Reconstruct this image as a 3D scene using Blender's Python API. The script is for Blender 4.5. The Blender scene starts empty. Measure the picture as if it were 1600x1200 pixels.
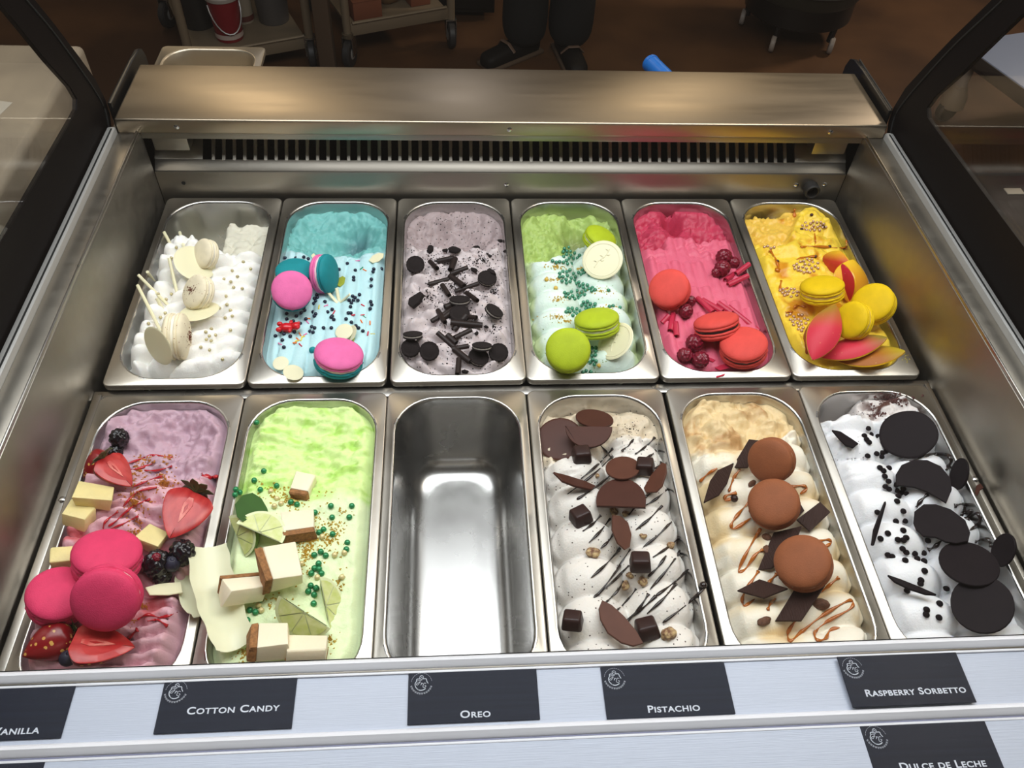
import bpy, bmesh, math, random
import numpy as np
from mathutils import Matrix, Vector
random.seed(7)
rng = np.random.default_rng(7)
SC = bpy.context.scene
COL = SC.collection
PI = math.pi

# ------------------------------------------------------------------ camera
FPX = 1290.0
CAM = np.array([-0.0852, -0.6429, 0.7457])
ROT = (0.7124, -0.0438, -0.0556)
cd = bpy.data.cameras.new('camera')
cam = bpy.data.objects.new('camera', cd)
COL.objects.link(cam)
cam.location = CAM
cam.rotation_euler = ROT
cd.sensor_width = 36.0
cd.lens = 36.0 * FPX / 1600.0
cd.clip_start = 0.02
cd.clip_end = 60
SC.camera = cam
RM = np.array(cam.rotation_euler.to_matrix())

# ------------------------------------------------------------------ light
SC.view_settings.view_transform = 'Standard'
SC.view_settings.look = 'None'
SC.view_settings.gamma = 1.0
SC.view_settings.use_curve_mapping = False
SC.view_settings.exposure = 0.0
wd = bpy.data.worlds.new('room_air')
SC.world = wd
wd.use_nodes = True
wd.node_tree.nodes['Background'].inputs[0].default_value = (0.75, 0.66, 0.56, 1)
wd.node_tree.nodes['Background'].inputs[1].default_value = 0.13


def area(name, loc, target, sx, sy, power, color):
    l = bpy.data.lights.new(name, 'AREA')
    l.shape = 'RECTANGLE'
    l.size, l.size_y = sx, sy
    l.energy = power
    l.color = color
    o = bpy.data.objects.new(name, l)
    COL.objects.link(o)
    o.location = loc
    o.rotation_euler = (Vector(target) - Vector(loc)).to_track_quat('-Z', 'Y').to_euler()
    return o


# cool strip lamp hung over the case, warm ceiling lamps in the room
area('panel_lamp_light', (0.0, 0.1, 1.2), (0.0, 0.1, 0), 2.0, 0.75, 29.0, (0.94, 0.97, 1.0))
area('ceiling_lamp_light', (-1.32, 3.0, 1.75), (-0.4, 0.2, 0), 0.45, 1.6, 8.5, (1.0, 0.80, 0.55))
area('ceiling_lamp_light', (1.2, 3.0, 1.75), (0.35, 0.2, 0), 0.45, 1.6, 7.0, (1.0, 0.80, 0.55))
area('ceiling_lamp_light', (-0.1, 3.0, 1.75), (-0.05, 0.3, 0), 0.2, 1.6, 2.2, (0.95, 0.93, 1.0))
area('ceiling_lamp_light', (3.4, 3.0, 1.8), (2.0, 2.6, -0.87), 0.4, 0.4, 40.0, (1.0, 0.86, 0.72))
area('ceiling_lamp_light', (1.3, 0.2, 1.75), (1.2, 0.2, 0), 0.5, 0.5, 7.0, (1.0, 0.82, 0.58))

# ------------------------------------------------------------------ picture geometry -> places in the case


def ray(u):
    d = RM @ np.array([(u[0] - 800) / FPX, -(u[1] - 600) / FPX, -1.0])
    return d / np.linalg.norm(d)


def onz(u, z):
    d = ray(u)
    return CAM + (z - CAM[2]) / d[2] * d


ZOOM = {1: (150, 290, 3.637), 2: (380, 290, 3.635), 3: (600, 290, 3.637), 4: (790, 290, 3.636), 5: (960, 290, 3.638), 6: (1130, 290, 3.636),
        7: (0, 600, 2.6075), 8: (270, 600, 2.6086), 9: (560, 590, 2.553), 10: (810, 590, 2.6086), 11: (1020, 590, 2.608), 12: (1240, 590, 2.608)}


def Zp(pan, a, b):
    x, y, s = ZOOM[pan]
    return (x + a / s, y + b / s)


# ------------------------------------------------------------------ helpers
def lin(c):
    return tuple(((v / 255) / 12.92 if v / 255 <= 0.04045 else ((v / 255 + 0.055) / 1.055) ** 2.4) for v in c)


def L4(c):
    return (*lin(c), 1.0)


MATS = {}


def mat(name, rgb=(200, 200, 200), rough=0.5, metal=0.0, spec=0.5, bump=0.0, bscale=400.0, vary=0.0, vscale=60.0, rgb2=None, stretch=None, sss=0.0, coat=0.0, emit=None, attr=None, spots=None, alpha=None, roughvar=0.0):
    if name in MATS:
        return MATS[name]
    m = bpy.data.materials.new(name)
    m.use_nodes = True
    nt = m.node_tree
    b = nt.nodes['Principled BSDF']
    b.inputs['Base Color'].default_value = L4(rgb)
    b.inputs['Roughness'].default_value = rough
    b.inputs['Metallic'].default_value = metal
    b.inputs['Specular IOR Level'].default_value = spec
    if sss:
        b.inputs['Subsurface Weight'].default_value = sss
        b.inputs['Subsurface Radius'].default_value = (0.006, 0.004, 0.003)
        b.inputs['Subsurface Scale'].default_value = 1.0
    if coat:
        b.inputs['Coat Weight'].default_value = coat
        b.inputs['Coat Roughness'].default_value = 0.15
    if emit:
        b.inputs['Emission Color'].default_value = L4(rgb)
        b.inputs['Emission Strength'].default_value = emit
    tc = nt.nodes.new('ShaderNodeTexCoord')
    vec = tc.outputs['Object']
    if stretch:
        mp = nt.nodes.new('ShaderNodeMapping')
        mp.inputs['Scale'].default_value = stretch
        nt.links.new(vec, mp.inputs[0])
        vec = mp.outputs[0]
    col = None
    if attr:
        at = nt.nodes.new('ShaderNodeAttribute')
        at.attribute_name = attr
        col = at.outputs['Color']
    if vary or rgb2:
        n = nt.nodes.new('ShaderNodeTexNoise')
        n.inputs['Scale'].default_value = vscale
        n.inputs['Detail'].default_value = 4
        nt.links.new(vec, n.inputs['Vector'])
        r = nt.nodes.new('ShaderNodeMapRange')
        r.inputs[1].default_value = 0.35
        r.inputs[2].default_value = 0.65
        nt.links.new(n.outputs['Fac'], r.inputs[0])
        mx = nt.nodes.new('ShaderNodeMix')
        mx.data_type = 'RGBA'
        nt.links.new(r.outputs[0], mx.inputs['Factor'])
        c2 = L4(rgb2) if rgb2 else tuple(v * (1 - vary) for v in lin(rgb)) + (1,)
        mx.inputs['A'].default_value = L4(rgb)
        mx.inputs['B'].default_value = c2
        if col is not None:
            nt.links.new(col, mx.inputs['A'])
        col = mx.outputs['Result']
    if spots:                       # (colour, cell scale, radius, share) little specks in the stuff itself
        sc, scale, rad, share = spots
        v = nt.nodes.new('ShaderNodeTexVoronoi')
        v.inputs['Scale'].default_value = scale
        nt.links.new(tc.outputs['Object'], v.inputs['Vector'])
        lt = nt.nodes.new('ShaderNodeMath')
        lt.operation = 'LESS_THAN'
        lt.inputs[1].default_value = rad
        nt.links.new(v.outputs['Distance'], lt.inputs[0])
        sx = nt.nodes.new('ShaderNodeSeparateColor')
        nt.links.new(v.outputs['Color'], sx.inputs[0])
        l2 = nt.nodes.new('ShaderNodeMath')
        l2.operation = 'LESS_THAN'
        l2.inputs[1].default_value = share
        nt.links.new(sx.outputs[0], l2.inputs[0])
        mu = nt.nodes.new('ShaderNodeMath')
        mu.operation = 'MULTIPLY'
        nt.links.new(lt.outputs[0], mu.inputs[0])
        nt.links.new(l2.outputs[0], mu.inputs[1])
        mx = nt.nodes.new('ShaderNodeMix')
        mx.data_type = 'RGBA'
        nt.links.new(mu.outputs[0], mx.inputs['Factor'])
        mx.inputs['A'].default_value = L4(rgb)
        if col is not None:
            nt.links.new(col, mx.inputs['A'])
        mx.inputs['B'].default_value = L4(sc)
        col = mx.outputs['Result']
    if col is not None:
        nt.links.new(col, b.inputs['Base Color'])
    if roughvar:
        n = nt.nodes.new('ShaderNodeTexNoise')
        n.inputs['Scale'].default_value = 14
        n.inputs['Detail'].default_value = 5
        nt.links.new(vec, n.inputs['Vector'])
        r = nt.nodes.new('ShaderNodeMapRange')
        r.inputs[1].default_value = 0.3
        r.inputs[2].default_value = 0.7
        r.inputs[3].default_value = rough - roughvar
        r.inputs[4].default_value = rough + roughvar
        nt.links.new(n.outputs['Fac'], r.inputs[0])
        nt.links.new(r.outputs[0], b.inputs['Roughness'])
    if bump:
        n = nt.nodes.new('ShaderNodeTexNoise')
        n.inputs['Scale'].default_value = bscale
        n.inputs['Detail'].default_value = 3
        nt.links.new(vec, n.inputs['Vector'])
        bp = nt.nodes.new('ShaderNodeBump')
        bp.inputs['Strength'].default_value = bump
        bp.inputs['Distance'].default_value = 0.002
        nt.links.new(n.outputs['Fac'], bp.inputs['Height'])
        nt.links.new(bp.outputs[0], b.inputs['Normal'])
    MATS[name] = m
    return m


def glassmat(name, tint=(1, 1, 1), base=0.035):
    if name in MATS:
        return MATS[name]
    m = bpy.data.materials.new(name)
    m.use_nodes = True
    nt = m.node_tree
    nt.nodes.clear()
    out = nt.nodes.new('ShaderNodeOutputMaterial')
    tr = nt.nodes.new('ShaderNodeBsdfTransparent')
    tr.inputs[0].default_value = (*tint, 1)
    gl = nt.nodes.new('ShaderNodeBsdfGlossy')
    gl.inputs['Roughness'].default_value = 0.0
    lw = nt.nodes.new('ShaderNodeLayerWeight')
    lw.inputs[0].default_value = 0.5
    pw = nt.nodes.new('ShaderNodeMath')
    pw.operation = 'POWER'
    pw.inputs[1].default_value = 5
    nt.links.new(lw.outputs['Facing'], pw.inputs[0])
    ma = nt.nodes.new('ShaderNodeMath')
    ma.operation = 'MULTIPLY_ADD'
    ma.inputs[1].default_value = 1 - base
    ma.inputs[2].default_value = base
    nt.links.new(pw.outputs[0], ma.inputs[0])
    mx = nt.nodes.new('ShaderNodeMixShader')
    nt.links.new(ma.outputs[0], mx.inputs[0])
    nt.links.new(tr.outputs[0], mx.inputs[1])
    nt.links.new(gl.outputs[0], mx.inputs[2])
    nt.links.new(mx.outputs[0], out.inputs[0])
    MATS[name] = m
    return m


def mk(name, V, F, m, smooth=True, sharp=None):
    me = bpy.data.meshes.new(name)
    me.from_pydata([tuple(map(float, v)) for v in V], [], F)
    me.polygons.foreach_set('use_smooth', [smooth] * len(me.polygons))
    if smooth and sharp is not None:
        me.set_sharp_from_angle(angle=math.radians(sharp))
    if m:
        me.materials.append(m)
    me.update()
    return me


def ob(name, me, parent=None, M=None):
    o = bpy.data.objects.new(name, me)
    COL.objects.link(o)
    if parent is not None:
        o.parent = parent
    if M is not None:
        if parent is None:
            o.matrix_world = M
        else:
            o.matrix_local = M
    return o


def tag(o, label=None, cat=None, group=None, kind=None):
    if label:
        o['label'] = label
    if cat:
        o['category'] = cat
    if group:
        o['group'] = group
    if kind:
        o['kind'] = kind
    return o


def empty(name, M=None, loc=None):
    o = bpy.data.objects.new(name, None)
    o.empty_display_size = 0.02
    COL.objects.link(o)
    if M is not None:
        o.matrix_world = M
    if loc is not None:
        o.location = loc
    return o


def mat4(P, B=None):
    M = Matrix.Identity(4)
    if B is not None:
        for i in range(3):
            for j in range(3):
                M[i][j] = float(B[i][j])
    M[0][3], M[1][3], M[2][3] = map(float, P)
    return M


def box(x0, x1, y0, y1, z0, z1):
    V = [(x, y, z) for z in (z0, z1) for y in (y0, y1) for x in (x0, x1)]
    F = [(0, 2, 3, 1), (4, 5, 7, 6), (0, 1, 5, 4), (2, 6, 7, 3), (0, 4, 6, 2), (1, 3, 7, 5)]
    return V, F


def bevbox(x0, x1, y0, y1, z0, z1, b=0.002, seg=2):
    bm = bmesh.new()
    V, F = box(x0, x1, y0, y1, z0, z1)
    vs = [bm.verts.new(v) for v in V]
    for f in F:
        bm.faces.new([vs[i] for i in f])
    bmesh.ops.bevel(bm, geom=bm.edges[:], offset=b, segments=seg, profile=0.5, affect='EDGES')
    bm.verts.index_update()
    V = [v.co[:] for v in bm.verts]
    F = [[v.index for v in f.verts] for f in bm.faces]
    bm.free()
    return V, F


def lathe(prof, n=32, fn=None, cap0=True, cap1=True):
    V, F = [], []
    k = len(prof)
    for i, (r, z) in enumerate(prof):
        for j in range(n):
            a = 2 * PI * j / n
            rr = r if fn is None else fn(i, a, r)
            V.append((rr * math.cos(a), rr * math.sin(a), z))
    for i in range(k - 1):
        for j in range(n):
            a, b = i * n + j, i * n + (j + 1) % n
            F.append((a, b, b + n, a + n))
    if cap0:
        F.append(tuple(reversed(range(n))))
    if cap1:
        F.append(tuple(range((k - 1) * n, k * n)))
    return V, F


def tube(pts, rad, n=8, flat=1.0):
    """a round bar along a polyline (radius may be a list)"""
    P = [np.array(p, float) for p in pts]
    if not hasattr(rad, '__len__'):
        rad = [rad] * len(P)
    V, F = [], []
    up = np.array((0, 0, 1.0))
    T0 = P[-1] - P[0]
    if abs(T0[2]) > 0.9 * np.linalg.norm(T0):
        up = np.array((0, 1.0, 0))
    for i, p in enumerate(P):
        t = P[min(i + 1, len(P) - 1)] - P[max(i - 1, 0)]
        t = t / (np.linalg.norm(t) + 1e-12)
        s = np.cross(t, up)
        s = s / (np.linalg.norm(s) + 1e-12)
        w = np.cross(s, t)
        for j in range(n):
            a = 2 * PI * j / n
            V.append(tuple(p + rad[i] * (math.cos(a) * s + flat * math.sin(a) * w)))
    for i in range(len(P) - 1):
        for j in range(n):
            a, b = i * n + j, i * n + (j + 1) % n
            F.append((a, b, b + n, a + n))
    F.append(tuple(reversed(range(n))))
    F.append(tuple(range((len(P) - 1) * n, len(P) * n)))
    return V, F


def smoothline(pts, k=5):
    """Catmull-Rom through the points"""
    P = [np.array(p, float) for p in pts]
    if len(P) < 3:
        return [P[0] + (P[1] - P[0]) * t for t in np.linspace(0, 1, k + 2)]
    out = []
    for i in range(len(P) - 1):
        p0, p1, p2, p3 = P[max(i - 1, 0)], P[i], P[i + 1], P[min(i + 2, len(P) - 1)]
        for t in np.linspace(0, 1, k, endpoint=False):
            out.append(0.5 * (2 * p1 + (p2 - p0) * t + (2 * p0 - 5 * p1 + 4 * p2 - p3) * t * t + (3 * p1 - p0 - 3 * p2 + p3) * t ** 3))
    out.append(P[-1])
    return out


def prism(poly, z0, z1, bev=0.0):
    """polygon (x, y) extruded from z0 to z1, upper and lower rims optionally bevelled"""
    P = [np.array(p[:2], float) for p in poly]
    ar = sum(P[i][0] * P[(i + 1) % len(P)][1] - P[(i + 1) % len(P)][0] * P[i][1] for i in range(len(P)))
    if ar < 0:
        P = P[::-1]
    n = len(P)
    V, F = [], []
    rings = [(z0, 0), (z1, 0)] if not bev else [(z0, bev), (z0 + bev, 0), (z1 - bev, 0), (z1, bev)]
    c = sum(P) / n
    for z, ins in rings:
        for p in P:
            d = c - p
            l = np.linalg.norm(d) + 1e-9
            q = p + d / l * min(ins, 0.5 * l)
            V.append((q[0], q[1], z))
    for i in range(len(rings) - 1):
        for j in range(n):
            a, b = i * n + j, i * n + (j + 1) % n
            F.append((a, b, b + n, a + n))
    F.append(tuple(reversed(range(n))))
    F.append(tuple(range((len(rings) - 1) * n, len(rings) * n)))
    return V, F


def join(*vf):
    V, F = [], []
    for v, f in vf:
        o = len(V)
        V += list(v)
        F += [tuple(i + o for i in q) for q in f]
    return V, F


def ico(sub, r=1.0):
    bm = bmesh.new()
    bmesh.ops.create_icosphere(bm, subdivisions=sub, radius=r)
    bm.verts.index_update()
    V = np.array([v.co[:] for v in bm.verts])
    F = [[v.index for v in f.verts] for f in bm.faces]
    bm.free()
    return V, F


def part(name, vf, m, parent, smooth=True, sharp=35, M=None, label=None):
    o = ob(name, mk(name, vf[0], vf[1], m, smooth, sharp), parent, M)
    if label:
        o['label'] = label
    return o


# ------------------------------------------------------------------ common materials
STEEL = mat('brushed_steel', (172, 168, 162), 0.3, 1.0, roughvar=0.06)
STEEL_D = mat('satin_steel', (158, 152, 142), 0.42, 1.0, stretch=(0.35, 6, 6), roughvar=0.05)
PANSTEEL = mat('pan_steel', (184, 183, 181), 0.26, 1.0, roughvar=0.04)
ALU = mat('aluminium', (188, 187, 184), 0.45, 0.55)
CHROME = mat('chrome', (200, 200, 200), 0.12, 1.0)
BLACKP = mat('black_plastic', (14, 12, 12), 0.35)
DARK = mat('dark_gap', (10, 10, 10), 0.8)
RAILW = mat('rail_white_plastic', (226, 226, 232), 0.4)
WHITEP = mat('white_plastic', (178, 185, 202), 0.35, bump=0.15, bscale=25, stretch=(1, 60, 60))
RUBBER = mat('dark_rubber', (24, 22, 20), 0.6)
# ------------------------------------------------------------------ the room
FZ = -0.87
FLOORM = mat('sealed_concrete', (104, 72, 46), 0.42, spec=0.35, rgb2=(66, 44, 29), vscale=1.8, bump=0.1, bscale=40)
tag(ob('floor', mk('floor', *box(-5, 5.5, -2.5, 5.6, FZ - 0.05, FZ), FLOORM, False)), kind='structure')
WALLM = mat('dark_wall_paint', (70, 58, 48), 0.8)
tag(ob('wall_back', mk('wall_back', *box(-5, 5.5, 5.6, 5.7, FZ, 2.1), WALLM, False)), kind='structure')

# ------------------------------------------------------------------ the display freezer
CASE = empty('display_freezer', loc=(0, 0, FZ))
CASE_OFF = Matrix.Translation((0, 0, -FZ))
tag(CASE, 'stainless steel ice cream display freezer with glass front holding two rows of pans', 'freezer')


def cpart(name, vf, m, smooth=False, sharp=30, label=None, parent=None):
    o = ob(name, mk(name, vf[0], vf[1], m, smooth, sharp), parent or CASE)
    if parent is None:
        o.matrix_local = CASE_OFF
    if label:
        o['label'] = label
    return o


W0, W1, WT = 0.5035, 0.532, 0.105     # well wall, its flat top, height above the pan rims
for s in (-1, 1):
    a, b = sorted((s * W0, s * W1))
    cpart('well_wall', join(bevbox(a, b, -0.378, 0.37, -0.16, WT, 0.0015)), STEEL_D, True)
    a, b = sorted((s * (W0 + 0.001), s * (W0 + 0.0035)))
    cpart('well_lip', bevbox(a, b, -0.376, 0.366, WT - 0.001, WT + 0.004, 0.001), STEEL, True, label='folded bright lip of the well wall')
    a, b = sorted((s * W1, s * (W1 + 0.012)))
    rail = cpart('side_rail', bevbox(a, b, -0.56, 0.366, 0.06, WT + 0.008, 0.003), ALU, True)
    a, b = sorted((s * (W1 + 0.0035), s * (W1 + 0.0055)))
    cpart('rail_groove', box(a, b, -0.55, 0.36, WT + 0.0075, WT + 0.0085), DARK)
cpart('well_wall', bevbox(-W1, W1, -0.385, -0.3735, -0.16, 0.098, 0.0015), STEEL_D, True)
cpart('back_panel', bevbox(-W0, W0, 0.3695, 0.374, -0.16, 0.039, 0.0012), STEEL_D, True)
cpart('well_floor', box(-W0, W0, -0.378, 0.374, -0.168, -0.16), mat('well_floor_metal', (60, 60, 60), 0.5, 0.6))
# bars that carry the pan rims
cpart('support_bar', bevbox(-W0, W0, -0.011, 0.003, -0.02, -0.0075, 0.0015), STEEL, True, label='steel bar between the two rows of pans')
for s in (-1, 1):
    a, b = sorted((s * (0.4912 if s < 0 else 0.4938), s * 0.5005))
    cpart('filler_strip', bevbox(a, b, -0.373, -0.006, -0.02, -0.003, 0.001), STEEL, True)

# louvre behind: a sloping sheet with slots
S0, S1 = (0.372, 0.039), (0.436, 0.092)
LN = math.hypot(S1[0] - S0[0], S1[1] - S0[1])
la = math.atan2(S1[1] - S0[1], S1[0] - S0[0])
LM = Matrix.Translation((0, S0[0], S0[1] - FZ)) @ Matrix.Rotation(la, 4, 'X')
lv = ob('louvre_panel', mk('louvre_panel', *bevbox(-W0, W0, 0, 0.0165, -0.002, 0, 0.0005), STEEL_D, True, 30), CASE, LM)
part('louvre_end', box(-W0, -0.437, 0.0165, LN, -0.002, 0), STEEL_D, lv, False)
part('louvre_end', box(0.425, W0, 0.0165, LN, -0.002, 0), STEEL_D, lv, False)
slat = mk('slat', *bevbox(-0.0026, 0.0026, 0.0150, LN, -0.0022, 0.0002, 0.0005, 1), STEEL_D, True, 30)
pitch = 0.862 / 59
for i in range(58):
    o = ob('slat', slat, lv, Matrix.Translation((-0.437 + pitch * (i + 1), 0, 0)))
cpart('louvre_backing', box(-W0, W0, 0.375, 0.45, 0.026, 0.03), DARK)
cpart('louvre_backing', box(-W0, W0, 0.446, 0.452, 0.03, 0.118), DARK)
# ledge
LEDGE = mat('ledge_steel', (172, 158, 138), 0.36, 1.0, roughvar=0.05, stretch=(0.3, 2.5, 1))
ledge = cpart('ledge', bevbox(-0.531, 0.531, 0.362, 0.507, 0.104, 0.126, 0.003, 3), LEDGE, True)
ledge2 = cpart('ledge_lip', bevbox(-0.505, 0.505, 0.366, 0.372, 0.094, 0.106, 0.001), STEEL_D, True)
screw = mk('screw', *join(lathe([(0.0036, 0), (0.0036, 0.0008), (0.0024, 0.0018), (0.0008, 0.0021)], 14)), CHROME, True, 40)
RX = Matrix.Rotation(PI / 2, 4, 'X')
for x, y, z in ((-0.452, 0.362, 0.115), (-0.005, 0.362, 0.115), (0.45, 0.362, 0.115), (-0.005, 0.3695, 0.019), (0.476, 0.3695, 0.021), (0.432, 0.3695, 0.02)):
    ob('screw', screw, CASE, Matrix.Translation((x, y, z - FZ)) @ RX)
for x in (-0.494, 0.497):
    ob('screw', screw, CASE, Matrix.Translation((x, -0.149, -0.003 - FZ)))
cpart('screw_hole', lathe([(0.0028, 0), (0.0028, 0.0006)], 12), DARK).matrix_local = Matrix.Translation((-0.468, 0.3695, 0.02 - FZ)) @ RX
dr = ob('drain_spout', mk('drain_spout', *lathe([(0.0085, 0), (0.0095, 0.004), (0.0115, 0.005), (0.0115, 0.016), (0.0095, 0.018), (0.008, 0.017), (0.008, 0.004)], 20), RUBBER, True, 40), CASE, Matrix.Translation((0.453, 0.3695, 0.019 - FZ)) @ RX)
part('drip', join(tube([(0, -0.009, 0.006), (0, -0.018, 0.005), (0, -0.024, 0.003)], [0.002, 0.0016, 0.002], 8)), RUBBER, dr)
for x0, x1 in ((-0.495, -0.447), (0.44, 0.49)):
    cpart('hinge_block', bevbox(x0, x1, 0.374, 0.40, 0.07, 0.095, 0.002), STEEL_D, True)
# black end fins beside the ledge
for s in (-1, 1):
    prof = [(0.385, 0.10), (0.386, 0.135), (0.50, 0.135), (0.535, 0.133), (0.549, 0.127), (0.556, 0.112), (0.556, 0.06), (0.385, 0.06)]
    V, F = prism(prof, 0, 0.006, 0.001)
    V = [(s * 0.536 + s * z, x, y) for x, y, z in V]
    fin = cpart('end_cap', (V, F), BLACKP, True)
    if s > 0:
        part('edge_trim', box(min(s * 0.5415, s * 0.543), max(s * 0.5415, s * 0.543), 0.39, 0.53, 0.13, 0.1365), CHROME, fin, False)

# side glass with its black printed border, and the bent front glass
OUT = [(0.376, 0.09), (0.392, 0.115), (0.394, 0.135), (0.386, 0.17), (0.364, 0.212), (0.333, 0.268), (0.295, 0.33), (0.24, 0.43), (0.16, 0.55), (0.05, 0.67), (-0.1, 0.755), (-0.25, 0.785), (-0.4, 0.755), (-0.52, 0.67), (-0.6, 0.53), (-0.625, 0.36), (-0.605, 0.2), (-0.565, 0.09)]
INN = [(0.29, 0.172), (0.308, 0.172), (0.319, 0.180), (0.313, 0.2), (0.284, 0.247), (0.249, 0.312), (0.2, 0.4), (0.12, 0.51), (0.02, 0.615), (-0.12, 0.69), (-0.25, 0.715), (-0.37, 0.69), (-0.47, 0.62), (-0.535, 0.51), (-0.555, 0.36), (-0.54, 0.22), (-0.52, 0.195), (-0.44, 0.19)]


def border(s):
    V, F = [], []
    n = len(OUT)
    for x in (0.546, 0.552):
        for y, z in OUT:
            V.append((s * x, y, z))
        for y, z in INN:
            V.append((s * x, y, z))
    for side in (0, 2 * n):
        for i in range(n):
            j = (i + 1) % n
            q = (side + i, side + j, side + n + j, side + n + i)
            F.append(q if (side == 0) == (s < 0) else q[::-1])
    for base in (0, n):
        for i in range(n):
            j = (i + 1) % n
            F.append((base + i, base + j, 2 * n + base + j, 2 * n + base + i))
    return V, F


BORDER = mat('black_printed_border', (16, 12, 12), 0.45, spec=0.06)
GLASS = glassmat('clear_glass', (0.985, 0.99, 0.985))
for s in (-1, 1):
    sb = cpart('side_glass_border', border(s), BORDER, True)
    V = [(s * x, y, z) for x in (0.547, 0.551) for y, z in INN]
    n = len(INN)
    F = [tuple(range(n)), tuple(reversed(range(n, 2 * n)))]
    cpart('side_glass', (V, F), GLASS)
    gl = smoothline([(s * 0.545, y, z) for y, z in [(0.372, 0.105), (0.38, 0.13), (0.372, 0.16), (0.349, 0.21), (0.319, 0.268), (0.28, 0.33), (0.225, 0.42), (0.145, 0.54)]], 4)
    part('glass_seam', tube(gl, 0.0012, 6), DARK, sb)
FG = smoothline([(0, y, z) for y, z in [(-0.5635, 0.095), (-0.603, 0.2), (-0.623, 0.36), (-0.598, 0.53), (-0.518, 0.668), (-0.4, 0.752), (-0.25, 0.782), (-0.1, 0.752)]], 6)
V, F = [], []
for off in (0, 0.005):
    for p in FG:
        for x in (-0.544, 0.544):
            V.append((x, p[1], p[2] - off))
n = len(FG)
for off, flip in ((0, False), (2 * n, True)):
    for i in range(n - 1):
        q = (off + 2 * i, off + 2 * i + 1, off + 2 * i + 3, off + 2 * i + 2)
        F.append(q if flip else q[::-1])
cpart('front_glass', (V, F), GLASS, True, 60)

# white label rails along the front
cpart('front_shelf', box(-0.53, 0.53, -0.56, -0.385, 0.05, 0.0965), WHITEP)


def bead(y0, y1, z0):
    pr = [(y0, z0 - 0.006), (y0 - 0.0005, z0 + 0.003), (y0 - 0.003, z0 + 0.0055), ((y0 + y1) / 2, z0 + 0.006), (y1 + 0.003, z0 + 0.0045), (y1 + 0.001, z0 + 0.003), (y1, z0 + 0.0015), (y1, z0 - 0.006)]
    V = [(x, y, z) for x in (-0.53, 0.53) for y, z in pr]
    n = len(pr)
    F = [(i, (i + 1) % n, n + (i + 1) % n, n + i) for i in range(n)] + [tuple(reversed(range(n))), tuple(range(n, 2 * n))]
    return V, F


GROOVE = mat('groove_grey', (120, 122, 150), 0.5)
for k, (y0, zz) in enumerate(((-0.3735, 0.0965), (-0.4285, 0.0955), (-0.4835, 0.0945))):
    r = cpart('label_rail', bead(y0, y0 - 0.0095, zz), RAILW, True, 50)
    part('rail_line', box(-0.53, 0.53, y0 - 0.0108, y0 - 0.0098, zz - 0.002, zz + 0.0012), GROOVE, r, False)
    part('rail_line', box(-0.53, 0.53, y0 + 0.0008, y0 + 0.0014, zz - 0.002, zz + 0.0006), DARK, r, False)
    part('rail_lip', bevbox(-0.53, 0.53, y0 - 0.0130, y0 - 0.0108, zz - 0.002, zz + 0.0016, 0.0007), RAILW, r, True)
# body below and shelf behind
cpart('body', bevbox(-0.55, 0.55, -0.56, 0.5, FZ + 0.02, -0.17, 0.01), mat('case_body', (40, 38, 38), 0.4), True)
for s in (-1, 1):
    a, b = sorted((s * 0.533, s * 0.5505))
    cpart('body_side', box(a, b, -0.56, 0.52, -0.2, 0.092), BLACKP)
cpart('body_back', box(-0.55, 0.55, 0.46, 0.505, -0.2, 0.104), BLACKP)
cpart('rear_shelf', bevbox(-0.58, 0.52, 0.506, 0.735, -0.075, -0.062, 0.002), STEEL, True)

# ------------------------------------------------------------------ flavour cards
CARD = mat('card_charcoal', (20, 24, 38), 0.35, spec=0.1, rgb2=(25, 30, 45), vscale=30, stretch=(0.2, 9, 1))
PRINT = mat('card_print', (205, 210, 222), 0.5)


def text_mesh(txt, size, bold=0.0, small=True, sx=1.0):
    c = bpy.data.curves.new('lettering', 'FONT')
    c.body = txt
    c.size = size
    c.offset = bold
    c.extrude = 0.00015
    c.align_x = 'LEFT'
    c.small_caps_scale = 0.78
    c.space_character = 1.08
    if small:
        for f in c.body_format:
            f.use_small_caps = True
    o = bpy.data.objects.new('lettering', c)
    COL.objects.link(o)
    dg = bpy.context.evaluated_depsgraph_get()
    me = bpy.data.meshes.new_from_object(o.evaluated_get(dg))
    bpy.data.objects.remove(o)
    for v in me.vertices:
        v.co.x *= sx
    me.materials.clear()
    me.materials.append(PRINT)
    return me


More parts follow.
